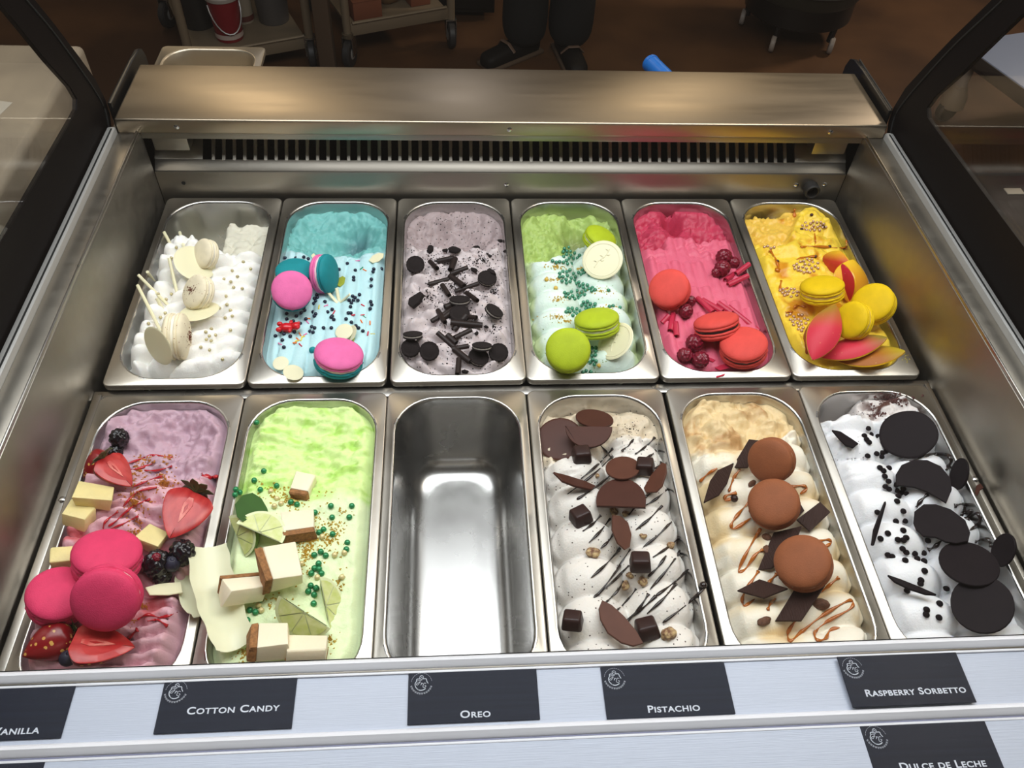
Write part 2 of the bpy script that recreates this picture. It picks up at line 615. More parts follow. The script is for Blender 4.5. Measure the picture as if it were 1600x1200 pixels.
def logo_mesh():
    r = 0.00022
    parts = []
    cx, cy = 0, 0
    R = 0.0082

    def arc(R, a0, a1, n=14, ox=0, oy=0, w=r):
        return tube([(ox + R * math.cos(math.radians(a)), oy + R * math.sin(math.radians(a)), 0) for a in np.linspace(a0, a1, n)], w, 5)
    for a in np.arange(12, 170, 11.5):
        parts.append(arc(R, a, a + 8.2, 4, w=0.00012))
    for a in np.arange(196, 350, 13.0):                 # the small letters along the lower half
        ca, sa = math.cos(math.radians(a)), math.sin(math.radians(a))
        p, q = np.array((ca, sa, 0)), np.array((-sa, ca, 0))
        c = p * R
        parts.append(tube([c - p * 0.0008 - q * 0.0004, c + p * 0.0007 - q * 0.0003], 0.00016, 4))
        parts.append(tube([c - p * 0.0008 + q * 0.0005, c + p * 0.0007 + q * 0.0004], 0.00016, 4))
        parts.append(tube([c - q * 0.0004, c + q * 0.0005], 0.00014, 4))
    parts.append(arc(0.0015, 0, 360, 14, 0, 0.0047))
    parts.append(tube([(-0.0008, 0.0053, 0), (0.0008, 0.0042, 0)], r, 4))
    parts.append(tube(smoothline([(-0.0012, 0.0035, 0), (-0.0036, 0.0034, 0), (-0.0040, 0.0016, 0), (-0.0050, -0.0002, 0), (-0.0045, -0.0028, 0), (-0.0026, -0.0050, 0)], 4), 0.00034, 5))
    parts.append(tube(smoothline([(0.0012, 0.0035, 0), (0.0036, 0.0034, 0), (0.0041, 0.0016, 0), (0.0052, -0.0002, 0)], 4), 0.00034, 5))
    parts.append(tube(smoothline([(-0.0022, -0.0052, 0), (-0.0004, -0.0056, 0), (0.0016, -0.0052, 0), (0.0032, -0.0042, 0)], 4), 0.00042, 5))
    parts.append(tube(smoothline([(-0.0040, 0.0020, 0), (-0.0018, 0.0022, 0), (0.0004, 0.0024, 0)], 3), r, 4))
    parts.append(tube(smoothline([(-0.0010, 0.0021, 0), (-0.0018, 0.0002, 0), (-0.0030, -0.0012, 0), (-0.0042, -0.0008, 0), (-0.0030, 0.0004, 0), (-0.0008, 0.0006, 0)], 4), r, 4))
    parts.append(tube(smoothline([(0.0002, 0.0004, 0), (-0.0006, -0.0016, 0), (0.0004, 0.0001, 0), (0.0012, -0.0004, 0)], 4), r, 4))
    parts.append(tube(smoothline([(0.0036, -0.0004, 0), (0.0024, 0.0002, 0), (0.0014, -0.0012, 0), (0.0012, -0.0030, 0), (0.0026, -0.0034, 0), (0.0036, -0.0022, 0), (0.0024, -0.0018, 0)], 4), r, 4))
    V, F = join(*parts)
    me = mk('logo', V, F, PRINT, True)
    return me


LOGO = logo_mesh()
CARDBOX = mk('flavour_card', *bevbox(-0.0508, 0.0508, -0.0205, 0.0205, -0.0004, 0.0004, 0.0002, 1), CARD, False)
# cards: upper-left x, y centre, text, text start (share of width), baseline above the lower edge, label
for (xc, yc, txt, tx, ty, ts, lab) in (
        (-0.4305, -0.4045, 'Vanilla', 0.505, 0.004, 0.0068, 'charcoal flavour card reading VANILLA, first along the white rail'),
        (-0.2622, -0.4045, 'Cotton Candy', 0.21, 0.0135, 0.0068, 'charcoal flavour card reading COTTON CANDY on the white rail'),
        (-0.0738, -0.4055, 'Oreo', 0.395, 0.0035, 0.0068, 'charcoal flavour card with one short four-letter word, between the COTTON CANDY and PISTACHIO cards'),
        (0.0795, -0.4075, 'Pistachio', 0.32, 0.0035, 0.0068, 'charcoal flavour card reading PISTACHIO on the white rail'),
        (0.2745, -0.4075, 'Raspberry Sorbetto', 0.13, 0.008, 0.0068, 'charcoal flavour card reading RASPBERRY SORBETTO, set a little over the rail below'),
        (0.2770, -0.4605, 'Dulce de Leche', 0.20, 0.0065, 0.0068, 'charcoal flavour card reading DULCE DE LECHE on the lower white rail'),
        (-0.4370, -0.4605, '', 0, 0, 0.0076, 'charcoal flavour card on the lower rail with only its corner in view')):
    zz = 0.0975 if yc > -0.43 else 0.0965
    tilt = 0.0
    if 'SORBETTO' in lab:
        zz = 0.1005
    M = Matrix.Translation((xc, yc, zz)) @ Matrix.Rotation(tilt, 4, 'X')
    c = ob('flavour_card', CARDBOX, None, M)
    tag(c, lab, 'sign', 'flavour cards on the label rails')
    if txt:
        t = text_mesh(txt, ts * 1.12, 0.00013, True, 1.21 if len(txt) > 14 else 1.27)
        ob('lettering', t, c, Matrix.Translation((-0.0508 + tx * 0.1016, -0.0205 + ty, 0.0005)))
    ob('logo', LOGO, c, Matrix.Translation((-0.0405, 0.0108, 0.0006)))

# ------------------------------------------------------------------ pans
PL, PW = 0.357, 0.1625


def rr(hx, hy, r, n=9):
    pts = []
    r = min(r, hx * 0.999, hy * 0.999)
    for k, (sx, sy) in enumerate(((1, 1), (-1, 1), (-1, -1), (1, -1))):
        for i in range(n):
            a = math.radians(90 * k + 90 * i / (n - 1))
            pts.append((sx * (hx - r) + r * math.cos(a), sy * (hy - r) + r * math.sin(a)))
    return pts


OX, OY, OR = 0.0695, 0.1665, 0.047      # half size and corner radius of the opening


def pan_mesh(hx, hy, ox, oy, orr, depth):
    rings = [(hx, hy, 0.009, -0.0075), (hx, hy, 0.009, -0.0015), (hx - 0.0005, hy - 0.0005, 0.009, -0.0005), (hx - 0.0015, hy - 0.0015, 0.009, 0),
             (ox + 0.0042, oy + 0.0042, orr + 0.003, 0), (ox + 0.0034, oy + 0.0034, orr + 0.003, 0.0009), (ox + 0.0022, oy + 0.0022, orr + 0.002, 0.0009), (ox + 0.0008, oy + 0.0008, orr, 0.0), (ox, oy, orr, -0.002)]
    dr = 0.0105
    k = 6
    for i in range(1, k + 1):
        t = i / k
        rings.append((ox - dr * t * 0.85, oy - dr * t * 0.85, orr - 0.004 * t, -0.002 - (depth - 0.028) * t))
    bx, by = ox - dr * 0.85, oy - dr * 0.85
    fr = 0.026
    for i in range(1, 7):
        a = PI / 2 * i / 6
        rings.append((bx - fr * (1 - math.cos(a)), by - fr * (1 - math.cos(a)), max(orr - 0.004 - fr * 0.5 * (1 - math.cos(a)), 0.01), -depth + fr * (1 - math.sin(a))))
    rings.append((bx - fr - 0.012, by - fr - 0.012, 0.02, -depth - 0.0002))
    V, F = [], []
    for a, b, r, z in rings:
        V += [(x, y, z) for x, y in rr(a, b, r)]
    n = 36
    for i in range(len(rings) - 1):
        for j in range(n):
            a, b = i * n + j, i * n + (j + 1) % n
            F.append((a, b, b + n, a + n))
    F.append(tuple(range((len(rings) - 1) * n, len(rings) * n)))
    return V, F


FLANGE = mat('pan_flange_steel', (186, 181, 172), 0.36, 1.0, roughvar=0.06)
PANMESH = mk('gelato_pan', *pan_mesh(PW / 2, PL / 2, OX, OY, OR, 0.12), PANSTEEL, True, 50)
PANMESH.materials.append(FLANGE)
for p_ in PANMESH.polygons:
    if p_.center[2] > -0.0078 and max(abs(p_.center[0]) - OX, abs(p_.center[1]) - OY) > 0.0015 or (abs(p_.center[0]) > OX - 0.03 and abs(p_.center[1]) > OY - 0.03 and p_.center[2] > -0.0004):
        p_.material_index = 1
PANS = {}
LABP = {1: 'vanilla', 2: 'pale blue', 3: 'grey cookie', 4: 'mint green whipped', 5: 'raspberry pink', 6: 'yellow mango', 7: 'mauve berry', 8: 'lime green',
        10: 'white chocolate-drizzled', 11: 'cream-coloured caramel', 12: 'white black-disc-topped'}
bxs = [-0.4115, -0.247, -0.0815, 0.0825, 0.247, 0.4115]
fxs = [-0.4095, -0.2455, -0.0825, 0.0815, 0.2485, 0.412]
for k in range(12):
    back = k < 6
    cx = bxs[k] if back else fxs[k - 6]
    cy = 0.1805 if back else -0.1895
    zz = 0.0025 if back else 0.0
    rz = [0, 0, 0.006, 0, 0, -0.004, 0, 0, 0, 0, 0, 0][k]
    PANS[k + 1] = (cx, cy)
    o = ob('gelato_pan', PANMESH, None, Matrix.Translation((cx, cy, zz)) @ Matrix.Rotation(rz, 4, 'Z'))
    lab = 'empty shiny stainless steel pan between the lime green and chocolate-drizzled pans' if k == 8 else 'long stainless steel pan holding the %s ice cream' % LABP[k + 1]
    tag(o, lab, 'pan', 'steel ice cream pans in the freezer')
sp = ob('spare_pan', mk('spare_pan', *pan_mesh(0.0845, 0.085, 0.0715, 0.0725, 0.04, 0.1), mat('bright_warm_pan_steel', (196, 184, 164), 0.42, 1.0), True, 50), None, Matrix.Translation((-0.4775, 0.624, 0.05)))  # warm highlight put into a brighter steel colour
tag(sp, 'small empty square steel pan standing behind the brushed steel ledge', 'pan')
# ------------------------------------------------------------------ gelato surfaces
GX, GY = 0.0685, 0.166
NXG, NYG = 76, 176


def hsh(ix, iy, s):
    h = np.sin(ix * 127.1 + iy * 311.7 + s * 74.7) * 43758.5453
    return h - np.floor(h)


def vn(x, y, s=0):
    ix, iy = np.floor(x), np.floor(y)
    fx, fy = x - ix, y - iy
    fx, fy = fx * fx * (3 - 2 * fx), fy * fy * (3 - 2 * fy)
    a, b = hsh(ix, iy, s), hsh(ix + 1, iy, s)
    c, d = hsh(ix, iy + 1, s), hsh(ix + 1, iy + 1, s)
    return (a + (b - a) * fx) * (1 - fy) + (c + (d - c) * fx) * fy


def fbm(x, y, sc, s=0, o=4):
    t, a, n = 0, 0.5, 0
    for i in range(o):
        t = t + a * vn(x * sc + 7.37 + 3.71 * i + 0.61 * s, y * sc + 11.43 + 5.23 * i + 0.87 * s, s + i * 3.3)
        n += a
        a *= 0.5
        sc *= 2.03
    return t / n - 0.5


def ss(a, b, x):
    t = np.clip((x - a) / (b - a), 0, 1)
    return t * t * (3 - 2 * t)


def wid(y):
    """half width of the opening at y"""
    d = np.clip(np.abs(y) - (GY - OR), 0, OR)
    return GX - OR + np.sqrt(np.maximum(OR * OR - d * d, 0))


def mixc(c1, c2, m):
    m = np.asarray(m)[..., None]
    return c1 * (1 - m) + c2 * m


def cl(rgb):
    return np.array(lin(rgb))


def lobes(x, y, ls, base):
    z = np.full_like(x, 0) + base
    for cx, cy, rx, ry, h, rot in ls:
        c, s = math.cos(rot), math.sin(rot)
        a, b = (x - cx) * c + (y - cy) * s, -(x - cx) * s + (y - cy) * c
        r2 = (a / rx) ** 2 + (b / ry) ** 2
        z = np.maximum(z, base - 0.006 + (h + 0.006) * np.maximum(1 - r2, 0) ** 0.5)
    return z


def bump2(x, y, cx, cy, rx, ry):
    return np.exp(-(((x - cx) / rx) ** 2 + ((y - cy) / ry) ** 2))


def g_vanilla(x, y):
    ls = []
    for i in range(11):
        yy = -0.15 + i * 0.0235
        ls.append((-0.05 + 0.004 * math.sin(i * 2.1), yy, 0.019, 0.0155, 0.040 + 0.004 * math.sin(i * 1.7), 0.4))
        ls.append((-0.022 + 0.004 * math.sin(i * 1.3), yy + 0.011, 0.024, 0.0145, 0.037 + 0.003 * math.sin(i), 0.5))
        ls.append((0.012 + 0.004 * math.sin(i * 2.9), yy + 0.006, 0.034, 0.014, 0.035, 0.55))
        ls.append((0.044, yy + 0.024, 0.03, 0.0135, 0.028, 0.5))
    zt = lobes(x, y, ls, -0.024) - 0.010 + fbm(x, y, 120, 3) * 0.005
    n = fbm(x, y, 55, 5)
    yb = 0.065 + 0.05 * ss(0.0, -0.05, x) + n * 0.02
    m = ss(yb - 0.006, yb + 0.012, y)
    block = ss(-0.006, 0.008, x + n * 0.008) * ss(0.155, 0.135, y + n * 0.01)
    zs = -0.085 + 0.062 * block + fbm(x, y, 60, 8) * 0.012 + 0.03 * ss(0.13, 0.16, y) * ss(-0.02, 0.02, x)
    c = mixc(np.ones(x.shape + (1,)) * cl((242, 240, 234)), cl((212, 208, 190)), m * ss(0.3, 0.9, m))
    return zt * (1 - m) + zs * m, c


def g_cotton(x, y):
    w = 0.0173
    ph = (x / w) % 1.0
    zt = -0.009 + 0.0035 * np.sin(PI * ph) ** 0.7 + 0.002 * np.sin(y * 40 + np.floor(x / w) * 2.3) + fbm(x, y, 60, 2) * 0.003
    n = fbm(x, y, 60, 6)
    yb = 0.052 + 0.02 * (np.abs(x) / 0.066) ** 2 + n * 0.012
    m = ss(yb - 0.005, yb + 0.014, y)
    zs = -0.014 + fbm(x, y, 70, 9) * 0.022 + fbm(x, y, 240, 10) * 0.004 - 0.034 * bump2(x, y, 0.0, 0.11, 0.05, 0.035) - 0.018 * bump2(x, y, 0.022, 0.125, 0.024, 0.022)
    c = mixc(np.ones(x.shape + (1,)) * cl((184, 220, 224)), cl((112, 178, 174)), m)
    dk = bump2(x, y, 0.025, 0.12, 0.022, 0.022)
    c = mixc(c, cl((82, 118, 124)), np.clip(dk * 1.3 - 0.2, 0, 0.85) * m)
    return zt * (1 - m) + zs * m, c


def g_cookie(x, y):
    sw = np.sin((x * 0.5 + y) * 2 * PI / 0.047 + 3 * fbm(x, y, 22, 1))
    sw2 = np.sin((-x * 0.9 + y) * 2 * PI / 0.04 + 3 * fbm(x, y, 26, 4))
    zt = -0.012 + 0.009 * np.abs(sw) + 0.005 * sw2 * ss(0.01, 0.04, np.abs(x)) + fbm(x, y, 90, 7) * 0.01
    n = fbm(x, y, 50, 2)
    yb = 0.07 + n * 0.03
    m = ss(yb - 0.008, yb + 0.02, y)
    zs = -0.014 + fbm(x, y, 60, 9) * 0.022 + fbm(x, y, 240, 10) * 0.004 - 0.03 * bump2(x, y, 0.0, 0.112, 0.055, 0.034)
    c = mixc(np.ones(x.shape + (1,)) * cl((196, 184, 184)), cl((158, 142, 142)), m)
    return zt * (1 - m) + zs * m, c


def g_mint(x, y):
    ls = []
    for i in range(7):
        yy = -0.138 + i * 0.036
        ls.append((-0.033, yy - 0.004, 0.037, 0.026, 0.036, 0.12))
        ls.append((0.033, yy + 0.004, 0.036, 0.026, 0.033, -0.14))
    zt = lobes(x, y, ls, -0.024) - 0.009 + fbm(x, y, 150, 3) * 0.0015
    n = fbm(x, y, 55, 2)
    yb = 0.04 + 0.045 * ss(-0.04, 0.02, x) + n * 0.03
    m = ss(yb - 0.005, yb + 0.012, y)
    zs = -0.014 + fbm(x, y, 65, 5) * 0.03 + fbm(x, y, 240, 10) * 0.004 - 0.045 * bump2(x, y, 0.016, 0.122, 0.036, 0.04) - 0.01 * bump2(x, y, -0.04, 0.06, 0.02, 0.025)
    c = mixc(np.ones(x.shape + (1,)) * cl((218, 234, 222)), cl((160, 184, 100)), m)
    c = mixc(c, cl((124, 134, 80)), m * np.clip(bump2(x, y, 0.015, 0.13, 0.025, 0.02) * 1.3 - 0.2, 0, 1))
    ed = ss(0.055, 0.066, np.abs(x) + n * 0.02) * (1 - m)
    c = mixc(c, cl((186, 204, 120)), ed * 0.7)
    return zt * (1 - m) + zs * m, c


def g_rasp(x, y):
    w = 0.016
    col = np.floor(x / w)
    ph = (x / w) % 1.0
    row = (y / 0.05 + hsh(col, 0 * col, 3.1) * 2) % 1.0
    zt = -0.008 + 0.0013 * np.sin(PI * ph) ** 0.6 + 0.0045 * row * np.sin(PI * ph) + fbm(x, y, 60, 2) * 0.003
    n = fbm(x, y, 60, 6)
    yb = 0.09 + n * 0.025 - 0.018 * ss(-0.02, -0.04, x)
    m = ss(yb - 0.004, yb + 0.008, y)
    zs = -0.022 + fbm(x, y, 60, 9) * 0.02 + fbm(x, y, 240, 10) * 0.005 + 0.014 * ss(0.14, 0.16, y) + 0.018 * bump2(x, y, -0.034, 0.112, 0.02, 0.024) - 0.025 * bump2(x, y, 0.033, 0.105, 0.009, 0.02) - 0.045 * bump2(x, y, -0.008, 0.145, 0.012, 0.018)
    c = mixc(np.ones(x.shape + (1,)) * cl((214, 98, 122)), cl((182, 52, 80)), m)
    return zt * (1 - m) + zs * m, c


def g_mango(x, y):
    n = fbm(x, y, 28, 3)
    zt = -0.008 + n * 0.026 + 0.004 * np.abs(np.sin((y + 0.3 * x) * 2 * PI / 0.08)) + fbm(x, y, 120, 5) * 0.003
    yb = 0.072 + 0.1 * ss(-0.03, 0.05, x) + fbm(x, y, 45, 7) * 0.03
    m = ss(yb - 0.004, yb + 0.012, y)
    zs = -0.018 + fbm(x, y, 80, 9) * 0.014 + fbm(x, y, 220, 10) * 0.004
    c = mixc(np.ones(x.shape + (1,)) * cl((238, 202, 64)), cl((226, 184, 74)), m)
    k = np.clip((fbm(x, y, 34, 11, 3) - 0.06) * 9, 0, 1) * ss(-0.06, -0.045, x) * ss(-0.09, -0.06, y)
    c = mixc(c, cl((206, 128, 16)), k * 0.85)
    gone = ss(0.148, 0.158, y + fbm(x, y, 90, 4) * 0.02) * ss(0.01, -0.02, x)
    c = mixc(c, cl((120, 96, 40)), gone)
    return zt * (1 - m) + zs * m - 0.02 * gone, c


def g_berry(x, y):
    wv = fbm(x, y, 26, 5) * 0.03 + 0.12 * x
    ph = ((y + wv) / 0.0145) % 1.0
    zt = -0.010 + 0.017 * np.abs(np.sin(PI * ph)) ** 0.55 * (0.6 + 0.8 * (fbm(x, y, 30, 8) + 0.5)) + fbm(x, y, 60, 2) * 0.01
    n = fbm(x, y, 50, 6)
    yb = 0.052 + n * 0.02 - 0.012 * ss(0.02, -0.02, x) * 0 + 0.012 * ss(0, -0.04, x)
    m = ss(yb - 0.004, yb + 0.012, y)
    zs = -0.008 + fbm(x, y, 70, 9) * 0.028 + fbm(x, y, 200, 10) * 0.007 - 0.022 * bump2(x, y, 0.02, 0.12, 0.035, 0.035)
    c = mixc(np.ones(x.shape + (1,)) * cl((214, 168, 178)), cl((188, 156, 170)), m)
    k = np.clip((fbm(x, y, 34, 12, 3) - 0.2) * 10, 0, 1) * (1 - m)
    c = mixc(c, cl((190, 62, 66)), k * 0.75)
    return zt * (1 - m) + zs * m, c


def g_lime(x, y):
    n = fbm(x, y, 50, 3)
    zt = -0.006 + fbm(x, y, 18, 4) * 0.014 + n * 0.006 + fbm(x, y, 140, 5) * 0.004
    m = ss(0.02, 0.045, y + n * 0.03)
    zs = -0.008 + fbm(x, y * 2.2, 60, 8) * 0.014 + fbm(x, y * 2, 200, 10) * 0.005 + fbm(x, y, 16, 9) * 0.014 - 0.01 * bump2(x, y, 0.0, 0.1, 0.04, 0.04)
    c = mixc(np.ones(x.shape + (1,)) * cl((224, 238, 190)), cl((212, 238, 156)), m)
    k = np.clip((fbm(x, y * 1.8, 60, 13, 3) - 0.08) * 7, 0, 1)
    c = mixc(c, cl((176, 220, 100)), k * m * 0.8)
    return zt * (1 - m) + zs * m, c


def g_nut(x, y):
    ls = []
    for i in range(7):
        yy = -0.15 + i * 0.0435
        ls.append((-0.034, yy - 0.002, 0.038, 0.031, 0.034, 0.2))
        ls.append((0.034, yy + 0.010, 0.037, 0.031, 0.033, 0.2))
    zt = lobes(x, y, ls, -0.022) - 0.008 + fbm(x, y, 140, 3) * 0.001
    n = fbm(x, y, 50, 2)
    yb = 0.105 - 0.03 * ss(0.02, -0.03, x) + n * 0.02
    m = ss(yb - 0.004, yb + 0.01, y)
    zs = -0.012 + fbm(x, y, 60, 5) * 0.03 - 0.02 * ss(0.14, 0.16, y)
    c = mixc(np.ones(x.shape + (1,)) * cl((230, 224, 216)), cl((212, 196, 170)), m)
    return zt * (1 - m) + zs * m, c


def g_cream(x, y):
    ls = []
    for i in range(8):
        yy = -0.152 + i * 0.0365
        ls.append((-0.036, yy, 0.04, 0.024, 0.03, 0.05))
        ls.append((0.0, yy + 0.003, 0.04, 0.024, 0.031, 0.1))
        ls.append((0.04, yy + 0.008, 0.034, 0.024, 0.031, 0.1))
    zt = lobes(x, y, ls, -0.018) - 0.008
    n = fbm(x, y, 50, 2)
    yb = 0.085 + n * 0.02 + 0.025 * ss(0.02, 0.06, x)
    m = ss(yb - 0.004, yb + 0.01, y)
    zs = -0.016 + fbm(x, y, 50, 5) * 0.04 + 0.01 * ss(0.0, -0.04, x)
    c = mixc(np.ones(x.shape + (1,)) * cl((240, 232, 214)), cl((224, 198, 150)), m)
    cr = ss(0.008, -0.004, zt) * np.clip(fbm(x, y, 30, 9) * 5 + 0.4, 0, 1) * (1 - m)
    c = mixc(c, cl((228, 196, 132)), cr * 0.7)
    c = mixc(c, cl((170, 116, 56)), m * np.clip(fbm(x, y, 45, 15) * 6 - 0.6, 0, 1) * 0.7)
    return zt * (1 - m) + zs * m, c


def g_disc(x, y):
    ls = []
    for i in range(8):
        yy = -0.155 + i * 0.041
        ls.append((-0.036, yy, 0.042, 0.028, 0.03, -0.03))
        ls.append((0.03, yy + 0.008, 0.042, 0.026, 0.029, 0.25))
    zt = lobes(x, y, ls, -0.02) - 0.008
    n = fbm(x, y, 50, 2)
    yb = 0.125 + n * 0.02
    m = ss(yb - 0.004, yb + 0.012, y)
    zs = -0.02 + fbm(x, y, 60, 5) * 0.03 - 0.06 * ss(0.0, -0.03, x) * ss(0.13, 0.15, y) + 0.014 * ss(0.0, 0.02, x)
    c = mixc(np.ones(x.shape + (1,)) * cl((236, 236, 238)), cl((220, 212, 208)), m)
    k = np.clip(fbm(x, y, 110, 15) * 9 - 0.2, 0, 1) * m * ss(-0.01, 0.01, x)
    c = mixc(c, cl((92, 62, 54)), k)
    return zt * (1 - m) + zs * m, c


GEL = {}
RISE = {2: 0.004, 5: 0.004, 6: 0.006, 7: 0.012, 8: 0.008}


def gelato(pan, fn, label, sss=0.15, spots=None, rough=0.45, bump=0.25, bscale=500):
    cx, cy = PANS[pan]
    ys = np.linspace(-GY, GY, NYG)
    us = np.linspace(-1, 1, NXG)
    ws = wid(ys)
    X = ws[:, None] * us[None, :]
    Y = np.repeat(ys[:, None], NXG, 1)
    Z, C = fn(X, Y)
    Z = Z + RISE.get(pan, 0.006)
    # the scoop tears little cracks where it has dug
    dug = ss(0.03, 0.07, Y + fbm(X, Y, 40, 21) * 0.04)
    Z = Z - dug * 0.006 * np.clip(1 - np.abs(fbm(X * 0.8, Y * 1.6, 45, 22)) * 9, 0, 1) ** 2 * np.clip(fbm(X, Y, 25, 23) * 5 + 0.6, 0, 1)
    # held by the pan wall near its rim: the heap rounds off before it
    e = np.minimum(1 - np.abs(us)[None, :], 1) * ws[:, None]
    e2 = GY - np.abs(Y)
    edge = ss(0.0, 0.013, np.minimum(e, e2 * 1.0))
    Z = np.where(Z > -0.012, -0.012 + (Z + 0.012) * edge, Z)
    # the pan tapers: draw the surface in with depth
    tap = (OX + 0.0005 - 0.097 * np.clip(-Z - 0.002, 0, 0.1)) / GX
    XX = X * tap
    nV = NXG * NYG
    V = np.stack([XX.ravel(), (Y * (OY + 0.0005 - 0.097 * np.clip(-Z - 0.002, 0, 0.1)) / GY).ravel(), Z.ravel()], 1)
    idx = np.arange(nV).reshape(NYG, NXG)
    F = np.stack([idx[:-1, :-1], idx[:-1, 1:], idx[1:, 1:], idx[1:, :-1]], -1).reshape(-1, 4)
    rim = np.concatenate([idx[0, :], idx[1:, -1], idx[-1, -2::-1], idx[-2:0:-1, 0]])
    low = V[rim].copy()
    low[:, 2] = np.minimum(low[:, 2] - 0.02, -0.06)
    low[:, :2] *= 0.9
    lo = np.arange(len(rim)) + nV
    F2 = np.stack([rim, lo, np.roll(lo, -1), np.roll(rim, -1)], 1)
    V = np.concatenate([V, low])
    me = bpy.data.meshes.new('gelato')
    me.from_pydata(V.tolist(), [], F.tolist() + F2.tolist())
    me.polygons.foreach_set('use_smooth', [True] * len(me.polygons))
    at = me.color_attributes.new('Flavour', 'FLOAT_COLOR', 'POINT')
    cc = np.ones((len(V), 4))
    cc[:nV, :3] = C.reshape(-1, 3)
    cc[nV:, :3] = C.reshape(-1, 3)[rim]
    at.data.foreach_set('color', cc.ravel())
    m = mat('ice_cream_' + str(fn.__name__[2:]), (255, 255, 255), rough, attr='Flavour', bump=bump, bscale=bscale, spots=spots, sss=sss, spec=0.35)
    me.materials.append(m)
    me.update()
    o = ob('gelato', me, None, Matrix.Translation((cx, cy, 0.0)))
    tag(o, label, 'ice cream', 'ice creams in the pans')
    GEL[pan] = dict(o=o, Z=Z, ys=ys, ws=ws, c=(cx, cy))
    return o


def H(pan, wx, wy):
    """height of the ice cream (or the pan rim) under a place"""
    g = GEL[pan]
    x, y = wx - g['c'][0], wy - g['c'][1]
    if abs(y) >= GY or abs(x) >= float(wid(np.array(y))):
        return 0.002
    u = x / float(wid(np.array(y)))
    fi = (y + GY) / (2 * GY) * (NYG - 1)
    fj = (u + 1) / 2 * (NXG - 1)
    i, j = min(int(fi), NYG - 2), min(int(fj), NXG - 2)
    a, b = fi - i, fj - j
    Z = g['Z']
    return float((Z[i, j] * (1 - b) + Z[i, j + 1] * b) * (1 - a) + (Z[i + 1, j] * (1 - b) + Z[i + 1, j + 1] * b) * a)


def on_full(pan, u):
    d = ray(u)
    t0 = (0.07 - CAM[2]) / d[2]
    t1 = (-0.11 - CAM[2]) / d[2]
    prev = t0
    for t in np.arange(t0, t1, 0.0012):
        p = CAM + t * d
        if p[2] <= H(pan, p[0], p[1]):
            break
        prev = t
    lo, hi = prev, t
    for _ in range(8):
        mid = (lo + hi) / 2
        p = CAM + mid * d
        if p[2] <= H(pan, p[0], p[1]):
            hi = mid
        else:
            lo = mid
    return CAM + hi * d, d


def on(pan, a, b, lift=0.0):
    """the place on this pan's ice cream seen at that spot of the photograph, raised towards the viewer"""
    p, d = on_full(pan, Zp(pan, a, b))
    return p - d * lift


gelato(1, g_vanilla, 'white vanilla ice cream heaped in whipped peaks, scooped out at its back')
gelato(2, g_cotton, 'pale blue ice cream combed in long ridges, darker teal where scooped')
gelato(3, g_cookie, 'grey cookie-flecked ice cream in rough swirls', spots=((30, 26, 26), 330, 0.3, 0.22))
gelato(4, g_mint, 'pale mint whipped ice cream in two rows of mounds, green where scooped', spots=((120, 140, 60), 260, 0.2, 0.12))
gelato(5, g_rasp, 'raspberry pink sorbet combed in scale-like ridges')
gelato(6, g_mango, 'yellow mango ice cream marbled with orange sauce', rough=0.3)
gelato(7, g_berry, 'mauve berry ice cream in ruffled folds streaked with red sauce')
gelato(8, g_lime, 'lime green ice cream with a rough scraped back half')
gelato(10, g_nut, 'white dark-speckled ice cream in plump mounds striped with chocolate', spots=((70, 56, 50), 260, 0.2, 0.35))
gelato(11, g_cream, 'cream-coloured ice cream in plump folds looped with caramel')
gelato(12, g_disc, 'white ice cream in plump mounds scattered with chocolate chips')
# ------------------------------------------------------------------ posing toppings
CAMX = RM @ np.array([1.0, 0, 0])
CAMZ = RM @ np.array([0, 0, -1.0])


def unit(v):
    return v / (np.linalg.norm(v) + 1e-12)


def frame(d, q, ang, roll=None):
    """axes of a thing whose face points so that it looks foreshortened to q, leaning towards ang (degrees in the view)"""
    v = -d
    r = unit(CAMX - v * (CAMX @ v))
    u = np.cross(v, r)
    a = math.radians(ang)
    n = v * q + math.sqrt(max(0, 1 - q * q)) * (math.cos(a) * r + math.sin(a) * u)
    n = unit(n)
    rl = math.radians(ang - 90 if roll is None else roll)
    x = math.cos(rl) * r + math.sin(rl) * u
    x = unit(x - n * (x @ n))
    y = np.cross(n, x)
    return np.stack([x, y, n], 1)


def scale_at(pan, P):
    """metres per zoomed pixel at a place"""
    return ((P - CAM) @ CAMZ) / FPX / ZOOM[pan][2]


def rest(pan, P, d, B, pts, embed):
    """slide along the sight line until the thing rests, sunk in by embed"""
    W = (B @ np.array(pts, float).T).T

    def dig(t):
        Q = W + P - d * t
        return max(H(pan, q[0], q[1]) - q[2] for q in Q)
    lo, hi = -0.03, 0.09
    for _ in range(14):
        m = (lo + hi) / 2
        if dig(m) > embed:
            lo = m
        else:
            hi = m
    return P - d * hi


def ringpts(r, z, n=10):
    return [(r * math.cos(2 * PI * k / n), r * math.sin(2 * PI * k / n), z) for k in range(n)]


def pose_disc(pan, a, b, D, q, ang, thick, embed, lift, roll=None, top=0.0):
    P, d = on_full(pan, Zp(pan, a, b))
    B = frame(d, q, ang, roll)
    for _ in range(2):
        R = 0.5 * D * scale_at(pan, P)
        P = rest(pan, P, d, B, ringpts(R, top * R) + ringpts(R, -thick * R) + [(0, 0, -thick * R - embed)] + ringpts(R * 0.5, -thick * R - embed, 8) + ringpts(R * 0.8, -thick * R - embed * 0.7, 10), embed)
    P = P - d * lift
    R = 0.5 * D * scale_at(pan, P)
    return P, B, R


